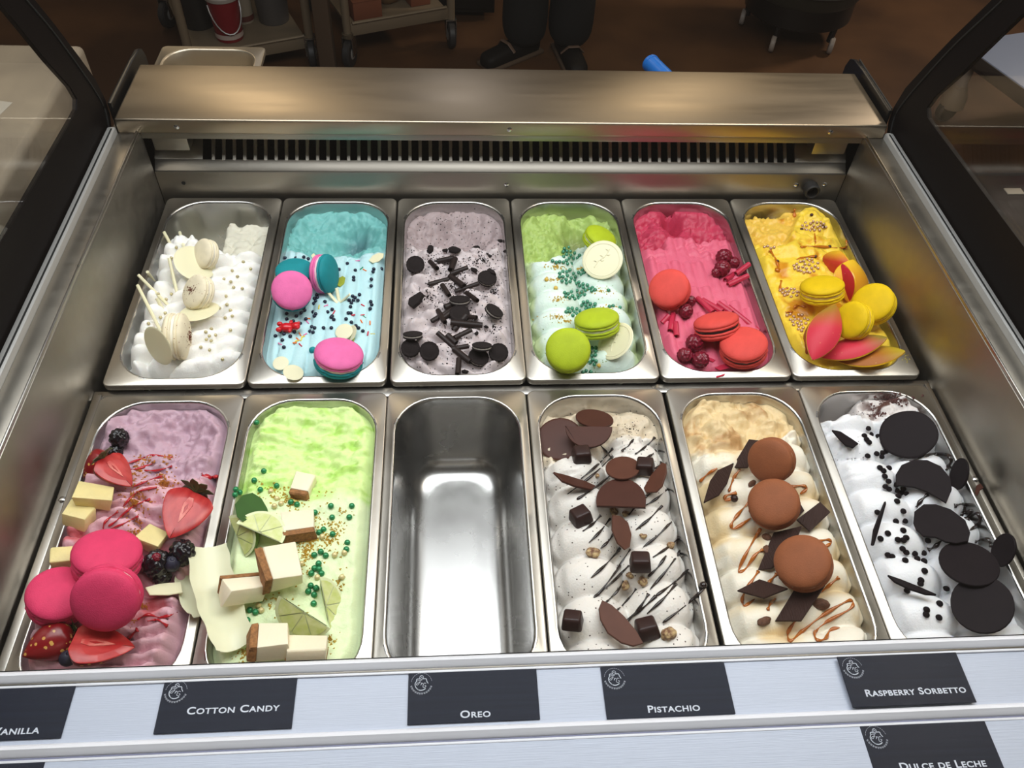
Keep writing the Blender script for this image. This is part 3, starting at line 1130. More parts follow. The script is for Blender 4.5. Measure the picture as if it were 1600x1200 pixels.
# macarons: two shells with a ruffled foot and a filling
def shell_vf(seed, up=True):
    pr = [(0.05, 0.215), (0.3, 0.205), (0.55, 0.178), (0.76, 0.13), (0.9, 0.065), (0.98, -0.01), (1.0, -0.07), (0.975, -0.115), (0.955, -0.135),
          (0.985, -0.15), (1.0, -0.19), (0.995, -0.225), (0.96, -0.25), (0.9, -0.255)]

    def ruff(i, a, r):
        if i < 9:
            return r * (1 + 0.004 * math.sin(3 * a + seed))
        return r * (1 + 0.012 * math.sin(17 * a + seed) + 0.012 * math.sin(29 * a + 2 * seed + i))
    V, F = lathe(pr, 40, ruff)
    if not up:
        V = [(x, y, -0.62 - z) for x, y, z in V]
        F = [tuple(reversed(f)) for f in F]
    return V, [tuple(reversed(f)) for f in F]


SHELL_UP = [mk('shell', *shell_vf(s), None, True, 50) for s in (0.3,)]
SHELL_DN = [mk('shell', *shell_vf(s, False), None, True, 50) for s in (1.7,)]
FILLV = lathe([(0.6, -0.245), (0.93, -0.25), (0.955, -0.31), (0.93, -0.37), (0.6, -0.375)], 40, lambda i, a, r: r * (1 + 0.012 * math.sin(7 * a) + 0.01 * math.sin(13 * a)))
FILL = mk('filling', FILLV[0], [tuple(reversed(f)) for f in FILLV[1]], None, True, 60)
MCACHE = {}
MR = {}


def cmesh(me, m, key):
    k = (key, m.name)
    if k not in MCACHE:
        c = me.copy()
        c.materials.clear()
        c.materials.append(m)
        MCACHE[k] = c
    return MCACHE[k]


def SC3(s):
    return Matrix.Diagonal((s, s, s, 1))


def mac_mat(name, rgb, dust=None):
    return mat('macaron_' + name, rgb, 0.6, spec=0.22, bump=0.25, bscale=26, vary=0.1, vscale=2.5, spots=dust)


def macaron(pan, a, b, D, q, ang, top, fill, label, bottom=None, embed=0.004, lift=0.0, grp=None, lt=None, lb=None):
    P, B, R = pose_disc(pan, a, b, D, q, ang, 0.80, embed, lift, top=-0.07)
    M = mat4(P, B)
    e = empty('macaron', M)
    MR[e.name] = R
    tag(e, label, 'macaron', grp or 'macarons on the ice cream')
    t = ob('shell', cmesh(SHELL_UP[0], top, 'u'), e, SC3(R))
    ob('filling', cmesh(FILL, fill, 'f'), e, SC3(R))
    u = ob('shell', cmesh(SHELL_DN[0], bottom or top, 'd'), e, SC3(R))
    if lt:
        t['label'] = lt
    if lb:
        u['label'] = lb
    return e


# discs and coins of chocolate
def disc_vf(t=0.055, wob=0.0, seed=0.0):
    return lathe([(0.02, 0), (0.9, 0), (0.97, -0.008), (1.0, -t * 0.5), (0.97, -t), (0.02, -t)][::-1], 36, lambda i, a, r: r * (1 + wob * math.sin(2 * a + seed) + wob * 0.5 * math.sin(5 * a + 2 * seed)))


DISC = mk('chocolate_disc', *disc_vf(), None, True, 40)
DISCW = mk('chocolate_disc', *disc_vf(0.06, 0.02, 1.0), None, True, 40)


def disc(pan, a, b, D, q, ang, m, label, name='chocolate_disc', embed=0.006, lift=0.0, mesh=None, grp=None, cat='chocolate'):
    P, B, R = pose_disc(pan, a, b, D, q, ang, 0.06, embed, lift)
    me = cmesh(mesh or DISC, m, (mesh or DISC).name + 'x')
    o = ob(name, me, None, mat4(P, B) @ SC3(R))
    tag(o, label, cat, grp)
    return o, P, B, R


def plate(pan, poly, q, ang, thick, m, label, name='chocolate_shard', embed=0.005, lift=0.0, grp=None, cat='chocolate', bev=0.0005, smooth=True, centre=None):
    """a flat piece whose outline is given in the view, lying in the plane that faces (q, ang)"""
    c = centre or (sum(p[0] for p in poly) / len(poly), sum(p[1] for p in poly) / len(poly))
    P, d = on_full(pan, Zp(pan, *c))
    B = frame(d, q, ang)
    n = B[:, 2]
    for _ in range(3):
        loc = []
        for p in poly:
            r = ray(Zp(pan, *p))
            w = CAM + r * (((P - CAM) @ n) / (r @ n))
            loc.append(B.T @ (w - P))
        P2 = rest(pan, P, d, B, [(l[0] * k, l[1] * k, -thick - (embed * 0.9 if k < 1 else 0)) for l in loc for k in (1, 0.7, 0.35)], embed)
        P = P2
    P = P - d * lift
    loc = []
    for p in poly:
        r = ray(Zp(pan, *p))
        w = CAM + r * (((P - CAM) @ n) / (r @ n))
        loc.append(B.T @ (w - P))
    V, F = prism([(l[0], l[1]) for l in loc], -thick, 0, bev)
    o = ob(name, mk(name, V, F, m, smooth, 30), None, mat4(P, B))
    tag(o, label, cat, grp)
    return o, P, B


def ellpoly(cx, cy, rx, ry, rot, a0=0, a1=360, n=28):
    pts = []
    r = math.radians(rot)
    for t in np.linspace(math.radians(a0), math.radians(a1), n, endpoint=(a1 - a0) < 360):
        x, y = rx * math.cos(t), ry * math.sin(t)
        pts.append((cx + x * math.cos(r) + y * math.sin(r), cy + x * math.sin(r) * -1 + y * math.cos(r)))
    return pts


def stick(pan, a, b, m, label, rad=0.0016, la=0.0, lb=0.004, name='chocolate_stick', grp=None, n=8, flat=1.0, cat='chocolate', roll=False, mid=None):
    A, Bp = on(pan, *a, lift=la), on(pan, *b, lift=lb)
    c = (A + Bp) / 2
    if roll:            # a curled shaving: an open scroll
        t = unit(Bp - A)
        s = unit(np.cross(t, (0, 0, 1.0)))
        w = np.cross(s, t)
        V, F = [], []
        k = 16
        for e, P in enumerate((A, Bp)):
            for i in range(k):
                th = 2 * PI * 1.35 * i / (k - 1)
                rr_ = rad * (1.0 - 0.45 * i / (k - 1))
                for o_ in (0, 0.0005):
                    V.append(tuple(P - c + (rr_ - o_) * (math.cos(th) * s + math.sin(th) * w)))
        for i in range(k - 1):
            a0, b0 = 2 * i, 2 * (i + 1)
            n2 = 2 * k
            F += [(a0, b0, b0 + n2, a0 + n2), (a0 + 1, a0 + 1 + n2, b0 + 1 + n2, b0 + 1), (a0, a0 + 1, b0 + 1, b0), (a0 + n2, b0 + n2, b0 + 1 + n2, a0 + 1 + n2)]
        F += [(0, 2 * k, 2 * k + 1, 1), (2 * k - 2, 2 * k - 1, 4 * k - 1, 4 * k - 2)]
        vf = (V, F)
    else:
        vf = tube([A - c, Bp - c], rad, n, flat)
    o = ob(name, mk(name, *vf, m, True, 40), None, mat4(c))
    tag(o, label, cat, grp)
    return o


BALLV = ico(2)
BALL = mk('sugar_pearl', BALLV[0].tolist(), BALLV[1], None, True)


def dust(e, R, m, seed, face=0.2, n=90):
    """a pinch of spice on a macaron's face"""
    r = random.Random(seed)
    V, F = [], []
    for _ in range(n):
        a, q = r.uniform(0, 2 * PI), abs(r.gauss(0, 0.2))
        x, y = q * math.cos(a) * 0.8, q * math.sin(a) * 1.3
        z = (0.216 if face > 0 else -0.62 - 0.216) - (0.12 if face > 0 else -0.12) * (x * x + y * y)
        s = r.uniform(0.02, 0.05)
        o = len(V)
        V += [((x + s * math.cos(a + k * 2.1)) * R, (y + s * math.sin(a + k * 2.1)) * R, (z + (0.004 if face > 0 else -0.004)) * R) for k in range(3)] + [(x * R, y * R, (z + (0.03 if face > 0 else -0.03)) * R)]
        F += [(o, o + 1, o + 3), (o + 1, o + 2, o + 3), (o + 2, o, o + 3)]
    o = ob('spice_dust', mk('spice_dust', V, F, m, False), e)
    o['kind'] = 'stuff'
    o['label'] = 'brown spice dust'
    return o


def pearls(pan, pts, rad, m, label, grp, name='sugar_pearl', cat='sprinkle', sink=0.25, me=None, near=None):
    base = cmesh(me or BALL, m, name)
    for a, b in pts:
        P = on(pan, a, b)
        o = ob(name, base, None, mat4(P + np.array((0, 0, rad * (1 - 2 * sink)))) @ SC3(rad))
        lab, gr = label, grp
        if near:
            k = min(range(len(near)), key=lambda i: math.hypot(near[i][0] - a, near[i][1] - b))
            lab, gr = label + ' ' + near[k][2], grp + ', ' + near[k][2]
        tag(o, lab, cat, gr)


def cluster(specs, seed, minsep):
    r = random.Random(seed)
    out = []
    for cx, cy, n, sx, sy in specs:
        mine, tries = 0, 0
        while mine < n and tries < 900:
            tries += 1
            a, rr_ = r.uniform(0, 2 * PI), math.sqrt(r.random())
            p = (cx + sx * rr_ * math.cos(a), cy + sy * rr_ * math.sin(a))
            if all(math.hypot(p[0] - q[0], p[1] - q[1]) > minsep for q in out):
                out.append(p)
                mine += 1
    return out


def crumbs(pan, specs, m, label, size, seed, name='crumbs', parent=True):
    """loose crumbs nobody could count, joined in one piece of stuff"""
    r = random.Random(seed)
    V, F = [], []
    g = GEL[pan]
    for cx, cy, n, sx, sy in specs:
        for _ in range(n):
            a, rr_ = r.uniform(0, 2 * PI), abs(r.gauss(0, 0.55))
            P = on(pan, cx + sx * rr_ * math.cos(a), cy + sy * rr_ * math.sin(a))
            s = size * r.uniform(0.5, 1.5)
            b = [np.array([r.uniform(-1, 1), r.uniform(-1, 1), r.uniform(-0.3, 0.9)]) * s for _ in range(3)]
            t = np.array((r.uniform(-.3, .3) * s, r.uniform(-.3, .3) * s, s * 0.9))
            bs = [np.array((math.cos(k * 2.094 + a), math.sin(k * 2.094 + a), -0.25)) * s * r.uniform(0.7, 1.3) for k in range(3)]
            o = len(V)
            for q in bs + [t]:
                V.append(tuple(P + q - np.array((*g['c'], 0))))
            F += [(o, o + 1, o + 3), (o + 1, o + 2, o + 3), (o + 2, o, o + 3), (o, o + 2, o + 1)]
    o = ob(name, mk(name, V, F, m, False), g['o'])
    o['kind'] = 'stuff'
    if label:
        o['label'] = label
    return o


def drizzle(pan, pts, m, rad=0.0011, name='drizzle', k=4, lift=0.0004, label=None, taper=True, step=14):
    """a poured line of sauce that follows the ice cream; a part of that ice cream"""
    g = GEL[pan]
    line = smoothline([(p[0], p[1], 0) for p in pts], 6)
    fine = []
    for i in range(len(line) - 1):
        n = max(1, int(np.linalg.norm(line[i + 1] - line[i]) / step))
        for t in range(n):
            fine.append(line[i] + (line[i + 1] - line[i]) * t / n)
    fine.append(line[-1])
    W = [on(pan, p[0], p[1], lift + 0.0006) - np.array((*g['c'], 0)) for p in fine]
    n = len(W)
    r = [rad * (0.75 + 0.35 * math.sin(i * 0.9 + pts[0][0])) for i in range(n)]
    if taper:
        r[0] *= 1.3
        r[-1] *= 0.5
    o = ob(name, mk(name, *tube(W, r, 7, 0.7), m, True), g['o'])
    if label:
        o['label'] = label
    return o


def lump_vf(seed, dirs=40, k=0.12, sub=3, flat=1.0):
    """a knobbly nut or berry: a ball with bumps"""
    V, F = ico(sub)
    r = np.random.default_rng(seed)
    D = r.normal(size=(dirs, 3))
    D /= np.linalg.norm(D, axis=1)[:, None]
    dist = np.max(V @ D.T, axis=1)
    V = V * (1 + k * (dist - 0.9) * 5)[:, None]
    V[:, 2] *= flat
    return V, F


def fib(n):
    i = np.arange(n) + 0.5
    ph = np.arccos(1 - 2 * i / n)
    th = PI * (1 + 5 ** 0.5) * i
    return np.stack([np.cos(th) * np.sin(ph), np.sin(th) * np.sin(ph), np.cos(ph)], 1)


def berry_vf(n=55, lng=1.15, depth=0.16, sub=4, hollow=False):
    V, F = ico(sub)
    D = fib(n)
    dist = np.arccos(np.clip(np.max(V @ D.T, axis=1), -1, 1))
    wr = math.sqrt(4 * PI / n) * 0.56
    V = V * (1 - depth + depth * np.sqrt(np.maximum(0, 1 - (dist / wr) ** 2)))[:, None]
    V = V * np.array((1, 1, lng))
    if hollow:
        top = V[:, 2] > 0.95
        V[top, 2] = 0.95 - (V[top, 2] - 0.95) * 2.5
    V[:, :2] *= (1 - 0.14 * np.clip(-V[:, 2:3] + 0.0, 0, 1.2))
    return V, F


def blob(pan, a, b, D, vf_mesh, m, label, name, cat, embed=0.003, lift=0.0, q=0.7, ang=90, roll=0, grp=None, sq=(1, 1, 1)):
    P, d = on_full(pan, Zp(pan, a, b))
    B = frame(d, q, ang, roll)
    for _ in range(2):
        R = 0.5 * D * scale_at(pan, P)
        pts = [(R * v[0] * sq[0], R * v[1] * sq[1], R * v[2] * sq[2]) for v in fib(14) * 0.95]
        P = rest(pan, P, d, B, pts, embed)
    P = P - d * lift
    R = 0.5 * D * scale_at(pan, P)
    me = cmesh(vf_mesh, m, vf_mesh.name)
    o = ob(name, me, None, mat4(P, B) @ SC3(R) @ Matrix.Diagonal((*sq, 1)))
    tag(o, label, cat, grp)
    return o, P, B, R
# ------------------------------------------------------------------ pan 1, vanilla
CREAMM = mac_mat('cream', (238, 226, 196))
DUSTM = mac_mat('cream_dusted', (238, 226, 196), ((150, 100, 66), 13, 0.3, 0.1))
CREAMF = mat('filling_white', (236, 230, 214), 0.5)
WCHOC = mat('white_chocolate', (228, 221, 184), 0.42, sss=0.15)
macaron(1, 600, 385, 175, 0.55, 165, CREAMM, CREAMF, 'cream macaron standing furthest back in the vanilla pan, half behind a white disc')
disc(1, 562, 440, 232, 0.8, 62, WCHOC, 'white chocolate disc leaning between the two rear cream macarons', embed=0.012, grp='white chocolate discs', lift=0.012)
SPICE = mat('spice_brown', (112, 58, 34), 0.8)
m_ = macaron(1, 556, 600, 205, 0.55, 160, DUSTM, CREAMF, 'cream macaron with a brown-dusted face, in the middle of the vanilla pan', embed=0.012)
dust(m_, MR[m_.name], SPICE, 1)
disc(1, 585, 712, 225, 0.42, 105, WCHOC, 'white chocolate disc tipped almost edge-on in front of the dusted macaron', embed=0.003, grp='white chocolate discs')
m_ = macaron(1, 503, 858, 268, 0.22, 0, DUSTM, CREAMF, 'cream macaron standing on edge at the front of the vanilla pan', embed=0.016)
dust(m_, MR[m_.name], SPICE, 2)
dust(m_, MR[m_.name], SPICE, 3, -1)
disc(1, 350, 912, 235, 0.5, 205, WCHOC, 'white chocolate disc propped against the front cream macaron', embed=0.004, lift=0.01, grp='white chocolate discs')
for a, b, h in (((455, 392), (385, 262), .035), ((500, 352), (476, 266), .03), ((470, 652), (415, 412), .03), ((452, 722), (240, 508), .04), ((332, 546), (292, 490), .015), ((380, 852), (236, 566), .04), ((388, 720), (345, 640), .012)):
    stick(1, a, b, WCHOC, 'thin white chocolate straw stuck in the vanilla ice cream', 0.0021, -0.004, h, grp='white chocolate straws in the vanilla pan', name='chocolate_straw')
GOLDP = mat('pearl_gold', (196, 184, 142), 0.28, 0.55)
pearls(1, [(458, 355), (430, 415), (452, 440), (838, 437), (880, 477), (775, 487), (805, 520), (728, 535), (767, 550), (783, 582), (832, 588), (740, 632), (745, 680), (703, 700), (765, 712), (735, 755), (775, 745), (355, 620), (430, 620), (400, 650), (395, 728), (368, 753), (300, 787), (657, 818), (625, 835), (645, 858), (680, 853), (628, 878), (655, 885), (765, 825), (597, 922), (645, 938), (720, 990)],
       0.0022, GOLDP, 'pale gold sugar pearl on the vanilla ice cream', 'gold pearls', near=[(450, 400, 'beside the rearmost white disc'), (800, 450, 'nearest the scooped block'), (770, 570, 'across from the dusted macaron'), (760, 720, 'across from the almost edge-on disc'), (390, 650, 'among the white straws'), (645, 860, 'in the front clump'), (660, 970, 'nearest the front rim')])

# ------------------------------------------------------------------ pan 2, blue
PINK = mac_mat('pink', (228, 108, 166))
TEAL = mac_mat('teal', (24, 136, 144))
WFILL = mat('filling_pinkish', (238, 206, 214), 0.5)
macaron(2, 292, 478, 218, 0.62, 95, TEAL, WFILL, 'macaron showing its teal face, tucked behind the face-on pink one', PINK, lt='teal shell', lb='pink shell')
macaron(2, 277, 590, 228, 0.96, 80, PINK, WFILL, 'macaron with its round pink face towards the glass, at the side of the blue pan', TEAL, lt='pink shell', lb='teal shell', lift=0.016)
macaron(2, 492, 500, 222, 0.46, 2, TEAL, WFILL, 'two-tone macaron standing on edge with a teal face and a pink face', PINK, lt='teal shell', lb='pink shell', embed=0.008, lift=0.004)
macaron(2, 545, 948, 278, 0.64, 84, PINK, WFILL, 'macaron lying pink side up on teal at the front of the blue pan', TEAL, lt='pink shell', lb='teal shell')
disc(2, 572, 828, 100, 0.85, 120, WCHOC, 'small white chocolate button behind the lying pink macaron', embed=0.001, lift=0.004, name='chocolate_button', grp='white chocolate buttons')
disc(2, 612, 838, 96, 0.55, 160, WCHOC, 'small white chocolate button leaning on another behind the lying pink macaron', name='chocolate_button', grp='white chocolate buttons', lift=0.003)
disc(2, 213, 1008, 90, 0.85, 110, WCHOC, 'small white chocolate button at the front corner of the blue pan', embed=0.001, lift=0.004, name='chocolate_button', grp='white chocolate buttons')
disc(2, 285, 1060, 115, 0.75, 80, WCHOC, 'larger white chocolate button overlapping the rim at the front of the blue pan', embed=0.001, name='chocolate_button', grp='white chocolate buttons', lift=0.005)
plate(2, [(228, 1046), (255, 1058), (285, 1064), (315, 1060), (338, 1048), (310, 1036), (285, 1032), (255, 1036)], 0.6, 80, 0.0012, mat('olive_chocolate', (158, 152, 66), 0.4), 'olive lens-shaped sliver on the front white button', 'chocolate_sliver', lift=0.005)
plate(2, [(712, 424), (735, 395), (770, 380), (798, 384), (795, 405), (770, 428), (735, 438)], 0.6, 100, 0.0016, WCHOC, 'white chocolate petal at the edge of the scooped blue hollow', 'chocolate_petal')
plate(2, [(385, 395), (400, 382), (418, 400), (412, 425), (395, 418)], 0.6, 100, 0.0016, WCHOC, 'white chocolate chip behind the two teal macarons', 'chocolate_petal')
OLIVE = mat('olive_leaf', (150, 160, 40), 0.5)
plate(2, [(528, 560), (540, 525), (565, 512), (588, 525), (580, 552), (552, 575)], 0.7, 60, 0.001, OLIVE, 'small yellow-green leaf beside the standing teal macaron', 'herb_leaf', cat='leaf')
plate(2, [(622, 870), (640, 830), (650, 850), (645, 880), (630, 892)], 0.6, 20, 0.001, OLIVE, 'yellow-green leaf behind the lying pink macaron', 'herb_leaf', cat='leaf')
for a, b in (((535, 668), (480, 604)), ((545, 660), (530, 582)), ((555, 662), (605, 618))):
    stick(2, a, b, WCHOC, 'short white chocolate baton in the middle of the blue pan', 0.0022, -0.001, 0.012, grp='white batons in the blue pan', flat=0.6)
RED = mat('red_gummy', (196, 22, 34), 0.2, sss=0.2)
P, d = on_full(2, Zp(2, 250, 822))
gb = empty('gummy_bear', mat4(P + np.array((0, 0, 0.005)), 1.25 * np.stack([np.array((1, 0, 0)), np.array((0, 1, 0)), np.array((0, 0, 1))], 1)))
tag(gb, 'small red gummy bear lying among the navy pearls', 'candy')
gv = ico(2)
for nm, c, s in (('body', (0, 0, 0), (0.0075, 0.0052, 0.0045)), ('head', (0.0092, 0.001, 0.001), (0.0044, 0.0044, 0.004)), ('ear', (0.0115, 0.0042, 0.002), (0.0017, 0.0017, 0.0017)), ('ear', (0.0115, -0.0025, 0.002), (0.0017, 0.0017, 0.0017)), ('arm', (0.004, 0.0055, 0.0015), (0.002, 0.003, 0.002)), ('arm', (0.004, -0.0055, 0.0015), (0.002, 0.003, 0.002)), ('leg', (-0.007, 0.004, 0.001), (0.003, 0.0026, 0.0026)), ('leg', (-0.007, -0.004, 0.001), (0.003, 0.0026, 0.0026))):
    part(nm, ((gv[0] * np.array(s) + np.array(c)).tolist(), gv[1]), RED, gb)
blob(2, 395, 935, 40, mk('candy_chip', *[x if i else x.tolist() for i, x in enumerate(lump_vf(3))], None), TEAL, 'teal crumb of macaron beside the lying pink macaron', 'macaron_crumb', 'crumb')
NAVY = mat('pearl_navy', (26, 36, 58), 0.25, 0.3)
pearls(2, [(240, 415), (300, 415), (345, 410), (370, 420), (592, 446), (637, 485), (742, 478), (738, 493), (786, 477), (628, 525), (628, 540), (728, 536), (727, 574), (545, 480), (405, 645), (418, 625), (412, 660), (402, 674), (422, 640), (465, 663), (365, 665), (345, 697), (350, 712), (258, 697), (248, 731), (248, 762), (303, 745), (330, 727), (285, 774), (325, 787), (357, 762), (398, 722), (405, 745), (412, 733), (480, 722), (506, 707), (506, 745), (515, 765), (500, 752), (390, 806), (406, 812), (380, 832), (397, 837), (457, 812), (501, 812), (585, 761), (598, 727), (612, 728), (610, 692), (622, 632), (627, 655), (602, 655), (615, 670), (652, 656), (661, 623), (725, 663), (730, 680), (722, 703), (680, 830), (655, 812), (640, 800), (615, 780), (184, 858), (223, 882), (232, 922), (210, 830), (292, 835), (268, 860), (233, 847), (636, 640)],
       0.0025, NAVY, 'shiny navy sugar pearl', 'navy pearls on the blue ice cream', near=[(310, 415, 'behind the teal-faced macaron'), (630, 500, 'between the standing macaron and the blue pan edge'), (760, 500, 'by the edge next to the scooped hollow'), (410, 650, 'just below the standing macaron'), (620, 650, 'beside the white batons'), (725, 685, 'by the edge, level with the batons'), (290, 745, 'below the face-on pink macaron'), (400, 790, 'in the line behind the red gummy bear'), (500, 750, 'in the clump at the middle of the blue pan'), (640, 810, 'behind the lying pink macaron'), (225, 870, 'around the red gummy bear')])
SPR = {'green': (28, 140, 96), 'orange': (236, 120, 52), 'red': (206, 40, 66), 'pink': (232, 120, 170), 'yellow': (236, 214, 80)}
for a, b, c, r in ((672, 470, 'green', 40), (690, 480, 'orange', -30), (680, 680, 'red', -30), (678, 735, 'red', 5), (688, 745, 'green', -40), (672, 772, 'orange', -60), (720, 780, 'orange', 90), (708, 840, 'red', 80), (735, 843, 'yellow', 0), (625, 735, 'red', 10), (515, 720, 'red', 60), (370, 755, 'orange', 0), (365, 775, 'pink', -50), (323, 845, 'orange', -60), (340, 858, 'yellow', 20), (330, 872, 'yellow', 70), (310, 872, 'orange', -40), (293, 893, 'orange', 0), (325, 905, 'red', -45), (300, 825, 'yellow', 80), (305, 882, 'yellow', 10), (210, 900, 'pink', -30), (470, 682, 'pink', 20), (650, 427, 'pink', 10), (430, 690, 'yellow', 80), (352, 845, 'pink', 30)):
    dx, dy = 11 * math.cos(math.radians(r)), -11 * math.sin(math.radians(r))
    stick(2, (a - dx, b - dy), (a + dx, b + dy), mat('sprinkle_' + c, SPR[c], 0.4), '%s sugar sprinkle rod on the pale blue ice cream' % c, 0.0009, 0.0006, 0.0006, 'sugar_sprinkle', '%s sprinkles on the blue ice cream' % c, 6, cat='sprinkle')

# ------------------------------------------------------------------ pan 3, cookies
COOK = mat('cocoa_biscuit', (34, 28, 28), 0.75, bump=0.6, bscale=16, spec=0.15)
COOKF = mat('biscuit_cream', (176, 168, 160), 0.5)


def wafer_vf(z0, z1):
    def ridg(i, a, r):
        return r * (1 + (0.02 * math.sin(26 * a) if 2 <= i <= 4 else 0))
    h = z1 - z0
    pr = [(0.02, z1), (0.55, z1), (0.60, z1 - 0.03), (0.86, z1 - 0.03), (0.9, z1), (0.97, z1 - 0.03), (1.0, z1 - h * 0.5), (0.97, z0 + 0.02), (0.9, z0), (0.02, z0)]
    pr = [pr[0], pr[1], pr[2], pr[3], pr[4], pr[5], pr[6], pr[7], pr[8], pr[9]]
    V, F = lathe(pr, 40, lambda i, a, r: r * (1 + (0.022 * math.sin(24 * a) if 4 <= i <= 7 else 0)))
    return V, [tuple(reversed(f)) for f in F]


WAF1 = mk('wafer', *wafer_vf(-0.18, 0), COOK, True, 35)
WAF2 = mk('wafer', *wafer_vf(-0.48, -0.30), COOK, True, 35)
WCRV = lathe([(0.3, -0.17), (0.93, -0.17), (0.95, -0.24), (0.93, -0.31), (0.3, -0.31)], 28)
WCR = mk('cream_filling', WCRV[0], [tuple(reversed(f)) for f in WCRV[1]], COOKF, True, 40)


def cookie(a, b, D, q, ang, label, embed=0.004, lift=0.0):
    P, B, R = pose_disc(3, a, b, D, q, ang, 0.48, embed, lift)
    e = empty('sandwich_cookie', mat4(P, B))
    tag(e, label, 'cookie', 'small black sandwich cookies')
    ob('wafer', WAF1, e, SC3(R))
    ob('cream_filling', WCR, e, SC3(R))
    ob('wafer', WAF2, e, SC3(R))


cookie(177, 445, 104, 0.92, 100, 'black sandwich cookie lying alone furthest back by the pan edge')
cookie(588, 520, 108, 0.75, 80, 'black sandwich cookie with a chip behind it, across from the rearmost lone cookie')
cookie(430, 722, 118, 0.8, 90, 'black sandwich cookie under the chocolate sticks in the middle of the grey pan')
cookie(632, 706, 112, 0.45, 55, 'black sandwich cookie on its edge showing its white filling')
cookie(150, 920, 108, 0.95, 100, 'black sandwich cookie lying flat under the edge-on one by the front corner')
cookie(163, 838, 112, 0.25, 92, 'black sandwich cookie seen edge-on above two flat ones', lift=0.008)
cookie(257, 938, 112, 0.97, 100, 'black sandwich cookie lying flat beside the pair at the front corner')
cookie(540, 968, 118, 0.8, 70, 'black sandwich cookie under the tilted one by the front')
cookie(650, 945, 112, 0.93, 100, 'black sandwich cookie lying flat nearest the front corner by the mint pan')
cookie(557, 902, 114, 0.3, 88, 'black sandwich cookie tilted edge-on on top of another near the front', lift=0.008)
cookie(430, 640, 118, 0.32, 90, 'black sandwich cookie edge-on amid the sticks, behind the middle one')
plate(3, [(135, 672), (140, 640), (205, 600), (220, 612), (195, 660), (160, 688)], 0.7, 130, 0.006, COOK, 'broken half of a black cookie at the edge of the grey ice cream', 'cookie_half', cat='cookie')
plate(3, [(585, 475), (600, 466), (628, 482), (636, 500), (610, 496)], 0.6, 100, 0.004, COOK, 'curved chip of black cookie stuck behind a whole one', 'cookie_chip', cat='cookie')
CHOCD = mat('dark_chocolate', (36, 26, 24), 0.45, spec=0.25)
for i, (a, b) in enumerate((((305, 432), (397, 412)), ((378, 502), (475, 466)), ((255, 562), (368, 532)), ((375, 515), (455, 572)), ((402, 604), (542, 556)), ((332, 565), (370, 625)), ((378, 480), (402, 415)), ((270, 772), (450, 668)), ((335, 752), (466, 652)), ((378, 778), (560, 795)), ((470, 745), (526, 752)), ((305, 836), (402, 922)), ((395, 822), (466, 738)), ((400, 866), (495, 820)), ((385, 930), (482, 912)), ((405, 932), (492, 1002)), ((418, 1072), (424, 985)), ((308, 710), (346, 778)), ((345, 692), (432, 660)), ((262, 432), (302, 472)), ((470, 610), (530, 655)), ((360, 850), (410, 895)))):
    stick(3, a, b, CHOCD, 'dark chocolate curl stick in the heap on the grey ice cream', 0.0038 if i % 3 else 0.0046, 0.003 + 0.001 * (i % 4), 0.006 + 0.0012 * (i % 3), grp='chocolate sticks on the grey ice cream', roll=True)
for i, (a, b, D) in enumerate(((400, 365, 75), (520, 358, 55), (262, 362, 62), (512, 478, 48), (460, 1056, 45), (655, 315, 40), (600, 402, 34), (525, 838, 40), (580, 802, 32), (350, 368, 40), (690, 372, 30))):
    blob(3, a, b, D, mk('cookie_chunk', *[x if k else x.tolist() for k, x in enumerate(lump_vf(20 + i, 14, 0.2, 2, 0.7))], None), COOK, 'broken black cookie lump on the grey ice cream', 'cookie_chunk', 'cookie', grp='cookie lumps on the grey ice cream', roll=i * 40, sq=(1, 0.65, 0.6))
crumbs(3, [(400, 560, 300, 170, 200), (440, 760, 240, 160, 160), (300, 430, 140, 170, 80), (560, 420, 120, 120, 70), (620, 600, 90, 70, 130), (620, 800, 90, 70, 70), (250, 640, 100, 100, 110), (400, 940, 90, 90, 110), (420, 220, 60, 240, 80)], COOK, 'black cookie crumbs', 0.0011, 3)

# ------------------------------------------------------------------ pan 4, mint
LIMEM = mac_mat('lime', (172, 190, 34))
LFILL = mat('filling_pale_green', (222, 228, 186), 0.5)
macaron(4, 545, 285, 190, 0.5, 60, LIMEM, LFILL, 'lime green macaron half hidden behind the rear white coin')
EMB = []


def coin(a, b, D, q, ang, label, **k):
    o, P, B, R = disc(4, a, b, D, q, ang, WCHOC, label, name='chocolate_coin', grp='white chocolate coins', **k)
    ring = lathe([(0.80, -0.01), (0.82, 0.018), (0.86, 0.018), (0.88, -0.01)], 36, cap0=False, cap1=False)
    part('raised_ring', ([v for v in ring[0]], [tuple(reversed(f)) for f in ring[1]]), WCHOC, o)
    stem = smoothline([(-0.5, -0.25, 0.0), (-0.2, 0.0, 0.0), (0.15, 0.1, 0.0), (0.5, 0.38, 0.0)], 5)
    part('raised_sprig', tube(stem, 0.028, 6), WCHOC, o)
    for x, y, t in ((-0.28, -0.04, 2.0), (-0.1, 0.03, -0.9), (0.08, 0.09, 1.9), (0.26, 0.18, -0.7), (0.4, 0.3, 1.7)):
        part('raised_sprig', tube([(x, y, 0), (x + 0.11 * math.cos(t), y + 0.11 * math.sin(t), 0.0), (x + 0.2 * math.cos(t + 0.35), y + 0.2 * math.sin(t + 0.35), 0.0)], [0.02, 0.05, 0.012], 6), WCHOC, o)


